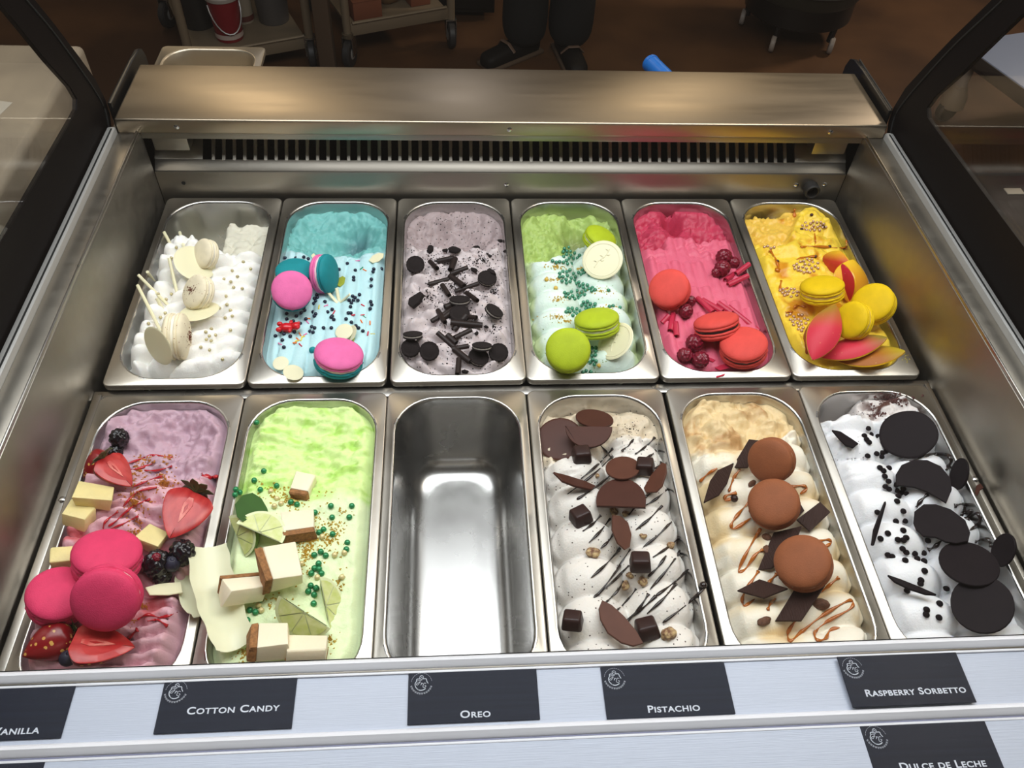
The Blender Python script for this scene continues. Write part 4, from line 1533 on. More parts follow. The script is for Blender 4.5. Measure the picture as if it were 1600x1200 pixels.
coin(550, 420, 232, 0.93, 110, 'round white chocolate coin with a raised rim, at the back of the mint pan', lift=0.006)
macaron(4, 516, 748, 256, 0.42, 96, LIMEM, LFILL, 'lime green macaron lying edge-on above the face-on lime one', lift=0.002)
macaron(4, 355, 928, 256, 0.97, 90, LIMEM, LFILL, 'lime green macaron with its round face to the glass, frontmost in the mint pan', lift=0.006)
coin(622, 882, 236, 0.72, 140, 'white chocolate coin tilted at the front corner of the mint pan', embed=0.01)
GREENP = mat('pearl_green', (74, 140, 112), 0.25, 0.35)
for sd, spec, lab in ((1, [(350, 375, 6, 26, 22), (372, 405, 14, 52, 20), (350, 442, 9, 38, 16), (285, 436, 5, 26, 8)], 'green sugar pearl in the rearmost patch, beside the rear white coin'),
                      (2, [(352, 520, 24, 52, 42), (425, 500, 8, 30, 18), (482, 512, 3, 22, 8), (402, 550, 6, 26, 14)], 'green sugar pearl in the second patch from the scooped end of the mint pan'),
                      (3, [(390, 622, 20, 60, 26), (442, 585, 10, 34, 22), (492, 592, 5, 24, 12), (585, 600, 1, 2, 2)], 'green sugar pearl in the middle patch on the mint mounds'),
                      (4, [(375, 716, 18, 46, 26), (470, 682, 13, 40, 22), (596, 690, 3, 24, 6), (650, 700, 2, 12, 4)], 'green sugar pearl in the patch just behind the edge-on lime macaron'),
                      (5, [(495, 945, 9, 24, 30), (490, 1000, 8, 30, 24), (465, 1062, 5, 28, 10)], 'green sugar pearl in the front patch between lime macaron and white coin')):
    pearls(4, cluster(spec, 4 + sd, 19), 0.0026, GREENP, lab, 'green pearls on the mint ice cream, patch ' + 'abcde'[sd - 1])
GOLDC = mat('gold_crumb', (202, 168, 70), 0.55)
crumbs(4, [(290, 460, 60, 60, 16), (270, 535, 50, 70, 16), (300, 645, 60, 80, 20), (290, 745, 110, 95, 18), (540, 600, 40, 120, 24), (600, 690, 40, 70, 16), (430, 470, 24, 60, 30), (350, 770, 40, 60, 14), (510, 1020, 8, 40, 14)], GOLDC, 'gold biscuit crumbs', 0.0013, 5)
for a, b in ((285, 582), (232, 535), (530, 1022)):
    blob(4, a, b, 26, mk('nut_crumb', *[x if k else x.tolist() for k, x in enumerate(lump_vf(a, 10, 0.2, 2))], None), GOLDC, 'larger golden crumb on the pale mint mounds', 'nut_crumb', 'crumb', grp='golden crumbs on the mint mounds')

# ------------------------------------------------------------------ pan 5, raspberry
CORAL = mac_mat('coral', (222, 78, 70))
DKFILL = mat('filling_dark', (44, 16, 20), 0.5)
macaron(5, 308, 580, 232, 0.92, 120, CORAL, DKFILL, 'coral red macaron facing up alone at the side of the raspberry pan')
macaron(5, 576, 762, 256, 0.3, 100, CORAL, DKFILL, 'coral red macaron tilted edge-on with a dark filling line')
macaron(5, 735, 893, 268, 0.72, 88, CORAL, DKFILL, 'coral red macaron lying at the front corner of the raspberry pan')
RASPM = mat('raspberry_flesh', (128, 16, 42), 0.32, sss=0.0, vary=0.4, vscale=5)
RASP = mk('raspberry', *[x if k else x.tolist() for k, x in enumerate(berry_vf(58, 1.1, 0.2, 4))], None)
for i, (a, b, D, lab, lf) in enumerate(((622, 408, 98, 'raspberry furthest back in the cluster beside the pink curls', 0), (680, 440, 70, 'small raspberry at the pan-edge side of the rear cluster', 0), (580, 495, 58, 'small raspberry at the open side of the rear cluster', 0), (615, 470, 95, 'raspberry sitting in front of the rear cluster', 0.006),
                                    (432, 655, 66, 'raspberry half under the lone coral macaron', 0), (407, 712, 86, 'raspberry just in front of the lone coral macaron', 0.002), (455, 893, 106, 'raspberry topmost of the front three, below the tilted macaron', 0), (400, 965, 96, 'raspberry of the front three nearest the mint pan', 0.002), (488, 990, 102, 'raspberry of the front three nearest the front rim', 0.004))):
    blob(5, a, b, D, RASP, RASPM, lab, 'raspberry', 'raspberry', lift=lf, q=0.75, ang=70 + 37 * i, roll=50 * i, grp='raspberries on the sorbet')
CURL = mat('pink_chocolate', (184, 36, 66), 0.4)
for a, b, lab in (((630, 538), (702, 486), 'pink chocolate curl nearest the rear raspberries'), ((690, 502), (765, 446), 'pink chocolate curl pointing to the pan corner'), ((645, 565), (758, 512), 'pink chocolate curl in front of the other rear two'),
                  ((472, 640), (560, 720), 'pink chocolate curl behind the tilted macaron, nearest the lone macaron'), ((500, 650), (615, 716), 'pink chocolate curl second behind the tilted macaron'), ((590, 668), (668, 724), 'short pink chocolate curl behind the tilted macaron'), ((645, 688), (820, 828), 'long pink chocolate curl running behind the front corner macaron'),
                  ((272, 782), (312, 738), 'pink chocolate curl at the side of the trio below the lone macaron'), ((316, 826), (332, 728), 'pink chocolate curl in the middle of the trio below the lone macaron'), ((352, 858), (346, 780), 'pink chocolate curl of the trio nearest the front')):
    stick(5, a, b, CURL, lab, 0.0042, 0.003, 0.005, 'chocolate_curl', 'pink chocolate curls', roll=True)
for poly, lab in (([(560, 1030), (640, 1010), (660, 1035), (600, 1050)], 'thin pink shaving at the front rim of the sorbet'), ([(570, 1085), (630, 1068), (625, 1078), (580, 1092)], 'thin pink shaving on the steel front rim'), ([(540, 975), (575, 990), (560, 1003), (530, 990)], 'thin pink shaving beside the front raspberries')):
    plate(5, poly, 0.7, 90, 0.0008, CURL, lab, 'chocolate_shaving', embed=0.002)

# ------------------------------------------------------------------ pan 6, mango
YEL = mac_mat('yellow', (228, 190, 8))
YFILL = mat('filling_cream', (232, 206, 120), 0.5)
macaron(6, 562, 562, 242, 0.42, 92, YEL, YFILL, 'yellow macaron lying edge-on nearest the pearls', lift=0.004)
macaron(6, 846, 660, 236, 0.88, 125, YEL, YFILL, 'yellow macaron nearest the steel side wall', lift=0.01)
macaron(6, 722, 762, 220, 0.78, 160, YEL, YFILL, 'yellow macaron in front of the two others, among the mango slices', lift=0.024)


def mangomats():
    if 'mango_skin' in MATS:
        return MATS['mango_skin']
    m = mat('mango_skin', (200, 60, 70), 0.4, spec=0.2, attr='Ripe', spots=((226, 190, 120), 260, 0.1, 0.15))
    return m


MFLESH = mat('mango_flesh', (226, 168, 22), 0.35, sss=0.15, vary=0.12, vscale=70)


def mango(a, b, wpx, q, ang, cols, label, lift=0.0, bulge=0.35, embed=0.006):
    """a cut mango cheek: domed skin over flesh, between two tips seen in the view"""
    c = ((a[0] + b[0]) / 2, (a[1] + b[1]) / 2)
    P, d = on_full(6, Zp(6, *c))
    rl = math.degrees(math.atan2(-(b[1] - a[1]), b[0] - a[0]))
    B = frame(d, q, ang, rl)
    n = B[:, 2]

    def ends(P):
        E = []
        for p in (a, b):
            r = ray(Zp(6, *p))
            E.append(B.T @ (CAM + r * (((P - CAM) @ n) / (r @ n)) - P))
        return E
    for _ in range(2):
        E = ends(P)
        L = np.linalg.norm(E[1] - E[0]) / 2
        s = scale_at(6, P)
        W = wpx / 2 * s / max(q, 0.45) if abs(((ang - rl) % 180) - 90) < 45 else wpx / 2 * s
        P = rest(6, P, d, B, [(-L, 0, -0.004), (L, 0, -0.004), (0, W * 0.7, -0.006), (0, -W * 0.7, -0.006), (0, 0, -0.008)], embed)
    P = P - d * lift
    E = ends(P)
    L = np.linalg.norm(E[1] - E[0]) / 2
    nu, nv = 22, 10
    V, F, CC = [], [], []
    c0, c1 = cl(cols[0]), cl(cols[1])
    for i in range(nu + 1):
        t = i / nu
        w = W * math.sin(PI * min(max(t, 0.004), 0.996)) ** 0.72
        x = -L + 2 * L * t
        for j in range(nv + 1):
            v = 2 * j / nv - 1
            z = bulge * W * math.sin(PI * t) ** 0.8 * (1 - v * v) - 0.25 * bulge * W
            V.append((x, w * v, z))
            k = np.clip((t - 0.55 + 0.12 * v) * 2.6, 0, 1)
            CC.append(c0 * (1 - k) + c1 * k)
    for i in range(nu):
        for j in range(nv):
            o = i * (nv + 1) + j
            F.append((o, o + nv + 1, o + nv + 2, o + 1))
    e = empty('mango_slice', mat4(P, B))
    tag(e, label, 'mango', 'mango slices')
    me = mk('skin', V, F, mangomats(), True)
    at = me.color_attributes.new('Ripe', 'FLOAT_COLOR', 'POINT')
    at.data.foreach_set('color', [x for c in CC for x in (*c, 1)])
    ob('skin', me, e, Matrix.Translation((0, 0, 0.0004)))
    V2 = [(x, y, z) for x, y, z in V] + [(x, y * 1.03, min(z, 0) - 0.35 * W * math.sin(PI * i / nu) ** 0.8 * (1 - abs(2 * j / nv - 1)) - 0.0015) for i in range(nu + 1) for j, (x, y, z) in enumerate(V[i * (nv + 1):(i + 1) * (nv + 1)])]
    m_ = (nu + 1) * (nv + 1)
    F2 = [tuple(reversed([q_ + m_ for q_ in f])) for f in F]
    F3 = []
    for i in range(nu):
        for j in (0, nv):
            o = i * (nv + 1) + j
            q_ = (o, o + nv + 1, o + nv + 1 + m_, o + m_)
            F3.append(q_ if j else q_[::-1])
    ob('flesh', mk('flesh', V2, F + F2 + F3, MFLESH, True, 40), e)
    return e


REDS, OLV, YLW = (206, 52, 70), (150, 130, 30), (214, 160, 30)
mango((610, 500), (660, 372), 150, 0.75, 175, ((196, 60, 40), (222, 170, 36)), 'mango slice furthest back, yellow flesh with a red edge', bulge=0.3, lift=0.004)
mango((700, 652), (772, 432), 170, 0.7, 20, ((220, 150, 30), (226, 180, 40)), 'mango slice with yellow flesh up, beside the steel wall', bulge=0.25, lift=0.004)
mango((722, 655), (660, 450), 92, 0.6, 190, ((180, 40, 40), (196, 40, 60)), 'narrow red-skinned mango slice between the edge-on macaron and the yellow slice', lift=0.008)
mango((455, 960), (610, 690), 130, 0.6, 150, ((150, 70, 34), (166, 140, 36)), 'mango slice with olive and red skin at the back of the front trio', lift=0.0)
mango((512, 985), (640, 672), 172, 0.88, 60, (REDS, (156, 116, 34)), 'large pink-red mango slice standing upright at the front', lift=0.042)
mango((560, 990), (915, 838), 118, 0.75, 100, (REDS, (134, 116, 40)), 'long pink-red mango slice lying below the front yellow macaron', lift=0.016)
mango((650, 1005), (1022, 916), 110, 0.62, 95, ((164, 96, 30), (172, 150, 36)), 'long olive mango slice along the front rim', lift=0.006)
BEIGE = mat('pearl_rose', (204, 168, 138), 0.22, 0.5)
for sd, spec, lab in ((1, [(515, 235, 36, 72, 28)], 'rosy beige sugar pearl in the rearmost clump on the mango ice cream'), (2, [(265, 352, 7, 32, 8)], 'rosy beige sugar pearl in the short row at the edge near the sorbet'),
                      (3, [(470, 460, 48, 72, 42)], 'rosy beige sugar pearl in the biggest clump, behind the edge-on yellow macaron'), (4, [(385, 612, 24, 54, 24), (345, 600, 5, 24, 10)], 'rosy beige sugar pearl in the clump beside the edge-on yellow macaron'),
                      (5, [(430, 770, 30, 50, 34), (440, 812, 8, 20, 16), (372, 742, 5, 22, 10)], 'rosy beige sugar pearl in the front clump beside the mango slices')):
    pearls(6, cluster(spec, 6 + sd, 17), 0.0022, BEIGE, lab, 'beige pearls on the mango ice cream, clump ' + 'abcde'[sd - 1])
SAUCE = mat('orange_sauce', (186, 104, 8), 0.15, spec=0.6)
for pts, r in (([(265, 365), (300, 420), (318, 480)], .0022), ([(330, 540), (325, 590), (370, 580)], .002), ([(420, 420), (470, 405), (540, 400)], .002), ([(440, 350), (520, 345), (620, 350)], .0022), ([(400, 700), (420, 680), (470, 690)], .002), ([(355, 720), (395, 715)], .002), ([(600, 350), (690, 352), (700, 310)], .0018), ([(405, 135), (405, 180)], .003), ([(300, 470), (320, 490)], .004), ([(520, 270), (525, 330)], .0014)):
    drizzle(6, pts, SAUCE, r, 'sauce_streak')
SYR = mat('dark_syrup', (60, 20, 10), 0.2)
for a, b in ((502, 168), (445, 250), (308, 432), (522, 405), (604, 348), (568, 236)):
    pearls(6, [(a, b)], 0.0026, SYR, 'dark drop of syrup on the mango ice cream', 'syrup drops on the mango ice cream', 'syrup_drop', 'sauce', 0.4)
crumbs(6, [(1035, 985, 26, 30, 40)], mat('yellow_smear', (220, 206, 20), 0.4), 'smear of mango ice cream on the steel rim', 0.0011, 61, 'smear')
# ------------------------------------------------------------------ pan 7, berries
HOT = mac_mat('hot_pink', (222, 62, 104))
MFILL = mat('filling_blush', (226, 168, 170), 0.5)
macaron(7, 240, 848, 246, 0.86, 100, HOT, MFILL, 'hot pink macaron lowest of the stack of three, at the steel side')
macaron(7, 436, 680, 268, 0.7, 96, HOT, MFILL, 'hot pink macaron at the back of the stack of three', lift=0.004)
macaron(7, 424, 886, 268, 0.88, 238, HOT, MFILL, 'hot pink macaron leaning at the front of the stack, its filling edge turned up', lift=0.022)
SKIN = mat('strawberry_skin', (128, 12, 20), 0.28, spec=0.5, spots=((206, 160, 80), 200, 0.3, 0.7))
CUT = mat('strawberry_cut', (160, 16, 22), 0.3, sss=0.0, rgb2=(194, 58, 54), vscale=110, stretch=(0.35, 1, 1))
CORE = mat('strawberry_core', (222, 132, 118), 0.35, rgb2=(196, 62, 58), vscale=120)
CALYX = mat('strawberry_leaf', (74, 86, 44), 0.5)


def sprof(t):
    """half width of a strawberry from tip (0) to shoulder (1)"""
    return (math.sin(min(t * 1.28, 1.0) * PI / 2) ** 0.8) * (1 if t < 0.78 else math.cos((t - 0.78) / 0.22 * PI / 2 * 0.86) ** 0.6)


def strawberry(a, b, Lpx, q, ang, roll, label, half=True, wf=0.43, leaves=True, lift=0.0, embed=0.006, leafmat=None):
    """roll = view direction of the stem end"""
    P, d = on_full(7, Zp(7, a, b))
    B = frame(d, q, ang, roll)
    Lm = Lpx * scale_at(7, P)
    W = Lm * wf
    P = rest(7, P, d, B, [(x * Lm, y * W, -W * 0.75) for x, y in ((-.3, 0), (.3, .5), (.3, -.5), (0, 0))], embed) - d * lift
    e = empty('strawberry', mat4(P, B))
    tag(e, label, 'strawberry', 'strawberries')
    nu, nv = 18, 28
    V, F = [], []
    a0, a1 = (PI, 2 * PI) if half else (0, 2 * PI)
    for i in range(nu + 1):
        t = i / nu
        r = W * sprof(max(t, 0.002))
        for j in range(nv + 1):
            th = a0 + (a1 - a0) * j / nv
            V.append((-Lm / 2 + Lm * t, r * math.cos(th), r * math.sin(th) * 0.9))
    for i in range(nu):
        for j in range(nv):
            o = i * (nv + 1) + j
            F.append((o, o + 1, o + nv + 2, o + nv + 1))
    part('skin', (V, F), SKIN, e)
    if half:
        V, F = [], []
        for ring, (s, z) in enumerate(((1.0, 0.0), (0.96, 0.0006), (0.6, 0.0012))):
            for i in range(41):
                t = i / 20 if i <= 20 else (40 - i) / 20
                sg = 1 if i <= 20 else -1
                V.append(((-Lm / 2 + Lm * (0.5 + (t - 0.5) * s)), sg * W * sprof(max(t, 0.002)) * s, z))
        for k in range(2):
            for i in range(40):
                o = k * 41 + i
                F.append((o, o + 41, o + 42, o + 1))
        F.append(tuple(range(82, 123)))
        part('cut_face', (V, F), CUT, e)
        pts = [(-Lm * 0.2, 0.0), (-Lm * 0.02, W * 0.12), (Lm * 0.2, W * 0.2), (Lm * 0.34, W * 0.1), (Lm * 0.34, -W * 0.1), (Lm * 0.2, -W * 0.2), (-Lm * 0.02, -W * 0.12)]
        part('core', prism(pts, 0.0006, 0.0018, 0.0004), CORE, e)
        part('hollow', prism([(-Lm * 0.02, 0), (Lm * 0.12, W * 0.07), (Lm * 0.22, 0.0), (Lm * 0.12, -W * 0.06)], 0.0012, 0.0021, 0.0003), CUT, e)
    if leaves:
        for k in range(7):
            th = 2 * PI * k / 7 + 0.3
            if half and math.sin(th) < -0.75:
                continue
            u = np.array((0.35, math.cos(th), math.sin(th)))
            l = W * 0.95
            base = np.array((Lm * 0.47, 0, 0 if not half else W * 0.02))
            side = np.array((0, -math.sin(th), math.cos(th)))
            V = []
            for s in (0.0, 0.35, 0.7, 1.0):
                c = base + u * l * s * 0.8 + np.array((-0.35 * l * s * s + 0.25 * l * s, 0, 0.0))
                w = l * 0.24 * math.sin(PI * (0.12 + 0.86 * s))
                for z in (0.0003, -0.0003):
                    V += [tuple(c + side * w + np.array((z, 0, 0))), tuple(c - side * w + np.array((z, 0, 0)))]
            F = []
            for i in range(3):
                o = 4 * i
                F += [(o, o + 1, o + 5, o + 4), (o + 2, o + 6, o + 7, o + 3), (o, o + 4, o + 6, o + 2), (o + 1, o + 3, o + 7, o + 5)]
            F += [(0, 2, 3, 1), (12, 13, 15, 14)]
            part('calyx_leaf', (V, F), leafmat or CALYX, e)
    return e


strawberry(393, 335, 130, 0.85, 150, 40, 'whole dark strawberry behind the cut one at the steel side', half=False, wf=0.44, leaves=False)
strawberry(478, 358, 162, 0.86, 60, 128, 'half strawberry with its cut face up, behind the cheesecake cubes', lift=0.006, wf=0.42)
strawberry(745, 530, 225, 0.9, 80, 68, 'large half strawberry with its pale core showing, across from the cubes', wf=0.42, lift=0.008)
strawberry(195, 1060, 190, 0.8, 110, 35, 'dark whole strawberry under the leaning macaron at the front corner', half=False, wf=0.46)
strawberry(420, 1060, 235, 0.82, 90, 172, 'half strawberry cut face up, in front of the leaning macaron', wf=0.40, lift=0.004, leaves=False)
BLKB = mat('blackberry_flesh', (16, 10, 18), 0.25, spec=0.5)
BLACKB = mk('blackberry', *[x if k else x.tolist() for k, x in enumerate(berry_vf(48, 1.15, 0.22, 4))], None)
blob(7, 485, 222, 82, BLACKB, BLKB, 'blackberry lying furthest back at the steel side', 'blackberry', 'blackberry', roll=20)
blob(7, 470, 278, 62, BLACKB, BLKB, 'blackberry tucked behind the cut strawberry leaves', 'blackberry', 'blackberry', roll=70)
blob(7, 640, 735, 118, BLACKB, BLKB, 'blackberry with a red patch, beside the macaron stack', 'blackberry', 'blackberry', roll=120)
blob(7, 742, 690, 112, BLACKB, BLKB, 'blackberry nearest the white chocolate shaving', 'blackberry', 'blackberry', roll=10, lift=0.003)
blob(7, 660, 785, 80, BLACKB, BLKB, 'blackberry low in front of the blueberry', 'blackberry', 'blackberry', roll=80)
blob(7, 637, 708, 40, RASP, RASPM, 'small red raspberry bit on top of a blackberry', 'raspberry', 'raspberry', lift=0.022)
BLUEB = mk('blueberry', *lathe([(0.05, 0.84), (0.2, 0.86), (0.24, 0.93), (0.34, 0.97), (0.42, 0.92), (0.7, 0.72), (0.93, 0.38), (1, 0), (0.92, -0.4), (0.68, -0.74), (0.35, -0.94), (0.05, -1.0)][::-1], 24), None, True)
BLUEM = mat('blueberry_skin', (38, 36, 56), 0.5, vary=0.4, vscale=3)
blob(7, 700, 733, 68, BLUEB, BLUEM, 'round blueberry between the blackberries', 'blueberry', 'blueberry', lift=0.012, q=0.8)
blob(7, 275, 1118, 66, BLUEB, BLUEM, 'blueberry at the very front by the half strawberry', 'blueberry', 'blueberry', q=0.8)
CHEESE = mat('cheesecake', (232, 214, 150), 0.5, sss=0.2, bump=0.2, bscale=300, vary=0.08, vscale=60)
CHEESEW = mat('cheesecake_white', (240, 228, 200), 0.45, sss=0.2, bump=0.1, bscale=300)
CRUST = mat('crumb_crust', (164, 112, 64), 0.8, bump=0.8, bscale=220, vary=0.4, vscale=260)


def cube(pan, a, b, sx, sy, sz, q, ang, roll, label, m, crust=None, lift=0.0, embed=0.004, name='cheesecake_cube'):
    """a cut block; the size is in view pixels, crust = which side carries the crumb base: 'b' bottom, '-x', '-y', 'x', 'y'"""
    P, d = on_full(pan, Zp(pan, a, b))
    B = frame(d, q, ang, roll)
    s = scale_at(pan, P)
    hx, hy, h = sx * s / 2, sy * s / 2, sz * s
    P = rest(pan, P, d, B, [(x * hx, y * hy, -h) for x in (-1, 1) for y in (-1, 1)] + [(x * hx, y * hy, 0) for x in (-1, 1) for y in (-1, 1)], embed) - d * lift
    e = empty(name, mat4(P, B))
    tag(e, label, 'cheesecake', 'cheesecake cubes')
    x0, x1, y0, y1, z0, z1 = -hx, hx, -hy, hy, -h, 0
    cr = None
    if crust:
        t = 0.2
        if crust == 'b':
            cr = (x0, x1, y0, y1, z0 - h * 0.0, z0 + h * 0.3)
            z0 = z0 + h * 0.3
        elif crust == '-x':
            cr = (x0, x0 + 2 * hx * t, y0, y1, z0, z1)
            x0 += 2 * hx * t
        elif crust == 'x':
            cr = (x1 - 2 * hx * t, x1, y0, y1, z0, z1)
            x1 -= 2 * hx * t
        elif crust == '-y':
            cr = (x0, x1, y0, y0 + 2 * hy * t, z0, z1)
            y0 += 2 * hy * t
        elif crust == 'y':
            cr = (x0, x1, y1 - 2 * hy * t, y1, z0, z1)
            y1 -= 2 * hy * t
    r = random.Random(int(a * 7 + b))

    off = [[r.uniform(-0.09, 0.09) for _ in range(3)] for _ in range(8)]

    def rough(vf, amp):
        V = []
        for v in vf[0]:
            t = [(v[0] + hx) / (2 * hx), (v[1] + hy) / (2 * hy), (v[2] + h) / h]
            d_ = [0, 0, 0]
            for k in range(8):
                w = (t[0] if k & 1 else 1 - t[0]) * (t[1] if k & 2 else 1 - t[1]) * (t[2] if k & 4 else 1 - t[2])
                for ax in range(3):
                    d_[ax] += w * off[k][ax]
            V.append((v[0] + d_[0] * 2 * hx + r.uniform(-amp, amp), v[1] + d_[1] * 2 * hy + r.uniform(-amp, amp), v[2] + d_[2] * h + r.uniform(-amp, amp)))
        return V, vf[1]
    part('filling', rough(bevbox(x0, x1, y0, y1, z0, z1, 0.0012), 0.0003), m, e)
    if cr:
        part('crust', rough(bevbox(*cr, 0.0012), 0.0007), CRUST, e)
    return e


cube(7, 385, 435, 128, 88, 60, 0.72, 85, -12, 'pale cheesecake cube behind the others, below the strawberries', CHEESE)
cube(7, 320, 515, 100, 84, 60, 0.7, 95, -38, 'pale cheesecake cube overhanging the steel side of the pan', CHEESE)
cube(7, 265, 690, 105, 70, 50, 0.7, 95, 5, 'pale cheesecake cube behind the macaron stack at the steel side', CHEESE)
cube(7, 618, 612, 104, 84, 50, 0.72, 90, -42, 'pale cheesecake cube in the middle, above the berries', CHEESE)
plate(7, [(592, 828), (650, 812), (738, 806), (745, 848), (690, 858), (610, 858)], 0.7, 90, 0.0016, WCHOC, 'flat white chocolate shard in front of the berries')
crumbs(7, [(570, 350, 90, 50, 60), (690, 300, 50, 40, 14), (670, 400, 130, 70, 60), (550, 480, 130, 80, 100), (585, 905, 40, 30, 14), (560, 560, 30, 60, 60), (600, 310, 24, 60, 14), (550, 600, 20, 30, 20), (545, 965, 16, 20, 20)], mat('biscuit_crumb', (186, 124, 44), 0.6), 'golden biscuit crumbs', 0.0015, 71)
BSAU = mat('berry_sauce', (176, 24, 36), 0.12, spec=0.6)
for pts, r in (([(820, 372), (850, 380), (880, 378)], .004), ([(620, 325), (560, 345), (520, 350)], .0016), ([(640, 420), (560, 440), (500, 500)], .0014), ([(480, 520), (430, 560), (420, 590)], .0014), ([(560, 1000), (540, 1020), (500, 1060)], .0022), ([(680, 985), (640, 960), (600, 965)], .0016), ([(700, 335), (640, 352), (590, 352)], .0014), ([(700, 300), (620, 290), (560, 310), (500, 330)], .0014), ([(660, 375), (600, 395), (540, 420)], .0012), ([(610, 470), (540, 500), (470, 560), (440, 580)], .0014), ([(560, 540), (500, 570), (450, 590)], .0012), ([(720, 930), (660, 950), (600, 940), (560, 960)], .0016)):
    drizzle(7, pts, BSAU, r, 'sauce_streak')

# ------------------------------------------------------------------ pan 8, lime
GP = [(343, 160), (372, 358), (333, 396), (358, 434), (424, 418), (255, 455), (274, 445), (258, 433), (482, 484), (507, 494), (420, 550), (580, 527), (645, 500), (650, 547), (730, 500), (720, 546), (597, 608), (615, 596), (652, 615), (497, 643), (712, 650), (708, 677), (577, 700), (604, 687), (624, 702), (505, 720), (595, 735), (578, 754), (597, 757), (565, 775), (607, 775), (563, 825), (585, 835), (553, 848), (577, 862), (575, 898), (355, 883), (315, 925), (338, 933), (305, 966), (290, 980)]
pearls(8, GP, 0.0032, mat('pearl_emerald', (44, 134, 84), 0.25, 0.25), 'emerald sugar pearl', 'emerald pearls on the lime ice cream', near=[(343, 160, 'alone on the scraped lime surface'), (370, 400, 'behind the green leaf'), (262, 445, 'at the pan edge beside the leaf'), (490, 530, 'around the second cheesecake block'), (690, 525, 'near the edge by the empty pan'), (615, 605, 'in the row beside the second block'), (700, 665, 'by the edge, level with the biggest block'), (590, 720, 'beside the biggest cheesecake block'), (570, 840, 'behind the standing front lime wedge'), (320, 935, 'between the white shaving and the front blocks')])
pearls(8, [(350, 905), (362, 925), (425, 470), (442, 490), (610, 625), (700, 690), (525, 735), (690, 790), (400, 440), (470, 620), (660, 700), (590, 790), (415, 500)], 0.003, mat('pearl_cream', (222, 206, 150), 0.3, 0.2), 'cream sugar pearl on the lime ice cream', 'cream pearls on the lime ice cream')
LEAF = mat('citrus_leaf', (52, 92, 34), 0.4, vary=0.2, vscale=40)
o, P, B = plate(8, [(253, 490), (285, 452), (325, 442), (362, 465), (385, 505), (398, 558), (370, 550), (320, 545), (285, 560), (262, 540)], 0.7, 80, 0.0009, LEAF, 'dark green leaf behind the two lime wedges', 'citrus_leaf', cat='leaf', lift=0.012)
ZEST = mat('lime_rind', (94, 128, 44), 0.35, bump=0.3, bscale=300)
PULP = mat('lime_pulp', (196, 206, 120), 0.2, rgb2=(216, 220, 158), vscale=120)
PITH = mat('lime_pith', (220, 226, 178), 0.45)


def lime_wedge(a, b, Lpx, q, ang, roll, label, open_deg=62, lift=0.0, embed=0.006, depth=1.0):
    """a wedge of lime: two half-round cut faces meeting at an edge, rind round the back. roll = view direction of its long axis"""
    P, d = on_full(8, Zp(8, a, b))
    B = frame(d, q, ang, roll)
    R = Lpx / 2 * scale_at(8, P)
    P = rest(8, P, d, B, [(x * R, y * R * depth, -0.0055) for x, y in ((-.8, 0), (.8, 0), (0, .9), (0, 0))], embed) - d * lift
    e = empty('lime_wedge', mat4(P, B))
    tag(e, label, 'lime', 'lime wedges')
    op = math.radians(open_deg)
    nu, nv = 22, 8

    def arcpt(t, w, s):
        # t along the half circle, w across the opening
        th = PI * t
        x = R * math.cos(th) * s
        r = R * math.sin(th) * s * depth
        an = -op * w
        return (x, r * math.cos(an), r * math.sin(an))
    V = [arcpt(i / nu, j / nv, 1.0) for i in range(nu + 1) for j in range(nv + 1)]
    F = [(i * (nv + 1) + j, i * (nv + 1) + j + 1, (i + 1) * (nv + 1) + j + 1, (i + 1) * (nv + 1) + j) for i in range(nu) for j in range(nv)]
    part('rind', (V, F), ZEST, e, sharp=None)
    for w, nm in ((0.0, 'cut_face'), (1.0, 'cut_face')):
        V, F = [], []
        for s in (1.0, 0.93, 0.6, 0.004):
            V += [arcpt(i / nu, w, s) for i in range(nu + 1)]
        for k in range(3):
            for i in range(nu):
                o_ = k * (nu + 1) + i
                F.append((o_, o_ + 1, o_ + nu + 2, o_ + nu + 1) if w else (o_, o_ + nu + 1, o_ + nu + 2, o_ + 1))
        pf = part('pith', (V, F), PITH, e, True)
        # segments
        for k in range(4):
            t0, t1 = k / 4 + 0.006, (k + 1) / 4 - 0.006
            pts = [arcpt(t0 + (t1 - t0) * i / 6, w, 0.88) for i in range(7)]
            c = arcpt((t0 + t1) / 2, w, 0.06)
            zz = 0.0007 * (1 if w == 0 else -1)
            nrm = np.array((0, -math.sin(-op * w), math.cos(-op * w))) * zz
            pv = [tuple(np.array(p_) + nrm) for p_ in pts] + [tuple(np.array(c) + nrm)]
            f = tuple(range(8))
            part('segment', (pv + [tuple(np.array(p_) * 0.98) for p_ in pv], [f if w else f[::-1]] + [(i, (i + 1) % 8, 8 + (i + 1) % 8, 8 + i) for i in range(8)]), PULP, e, False)
        part('pith_core', ([arcpt(0.02, w, 0.88), arcpt(0.5, w, 0.09), arcpt(0.98, w, 0.88), (0, 0, 0)], [(0, 1, 2, 3) if w else (3, 2, 1, 0)]), PITH, e, False)
    return e


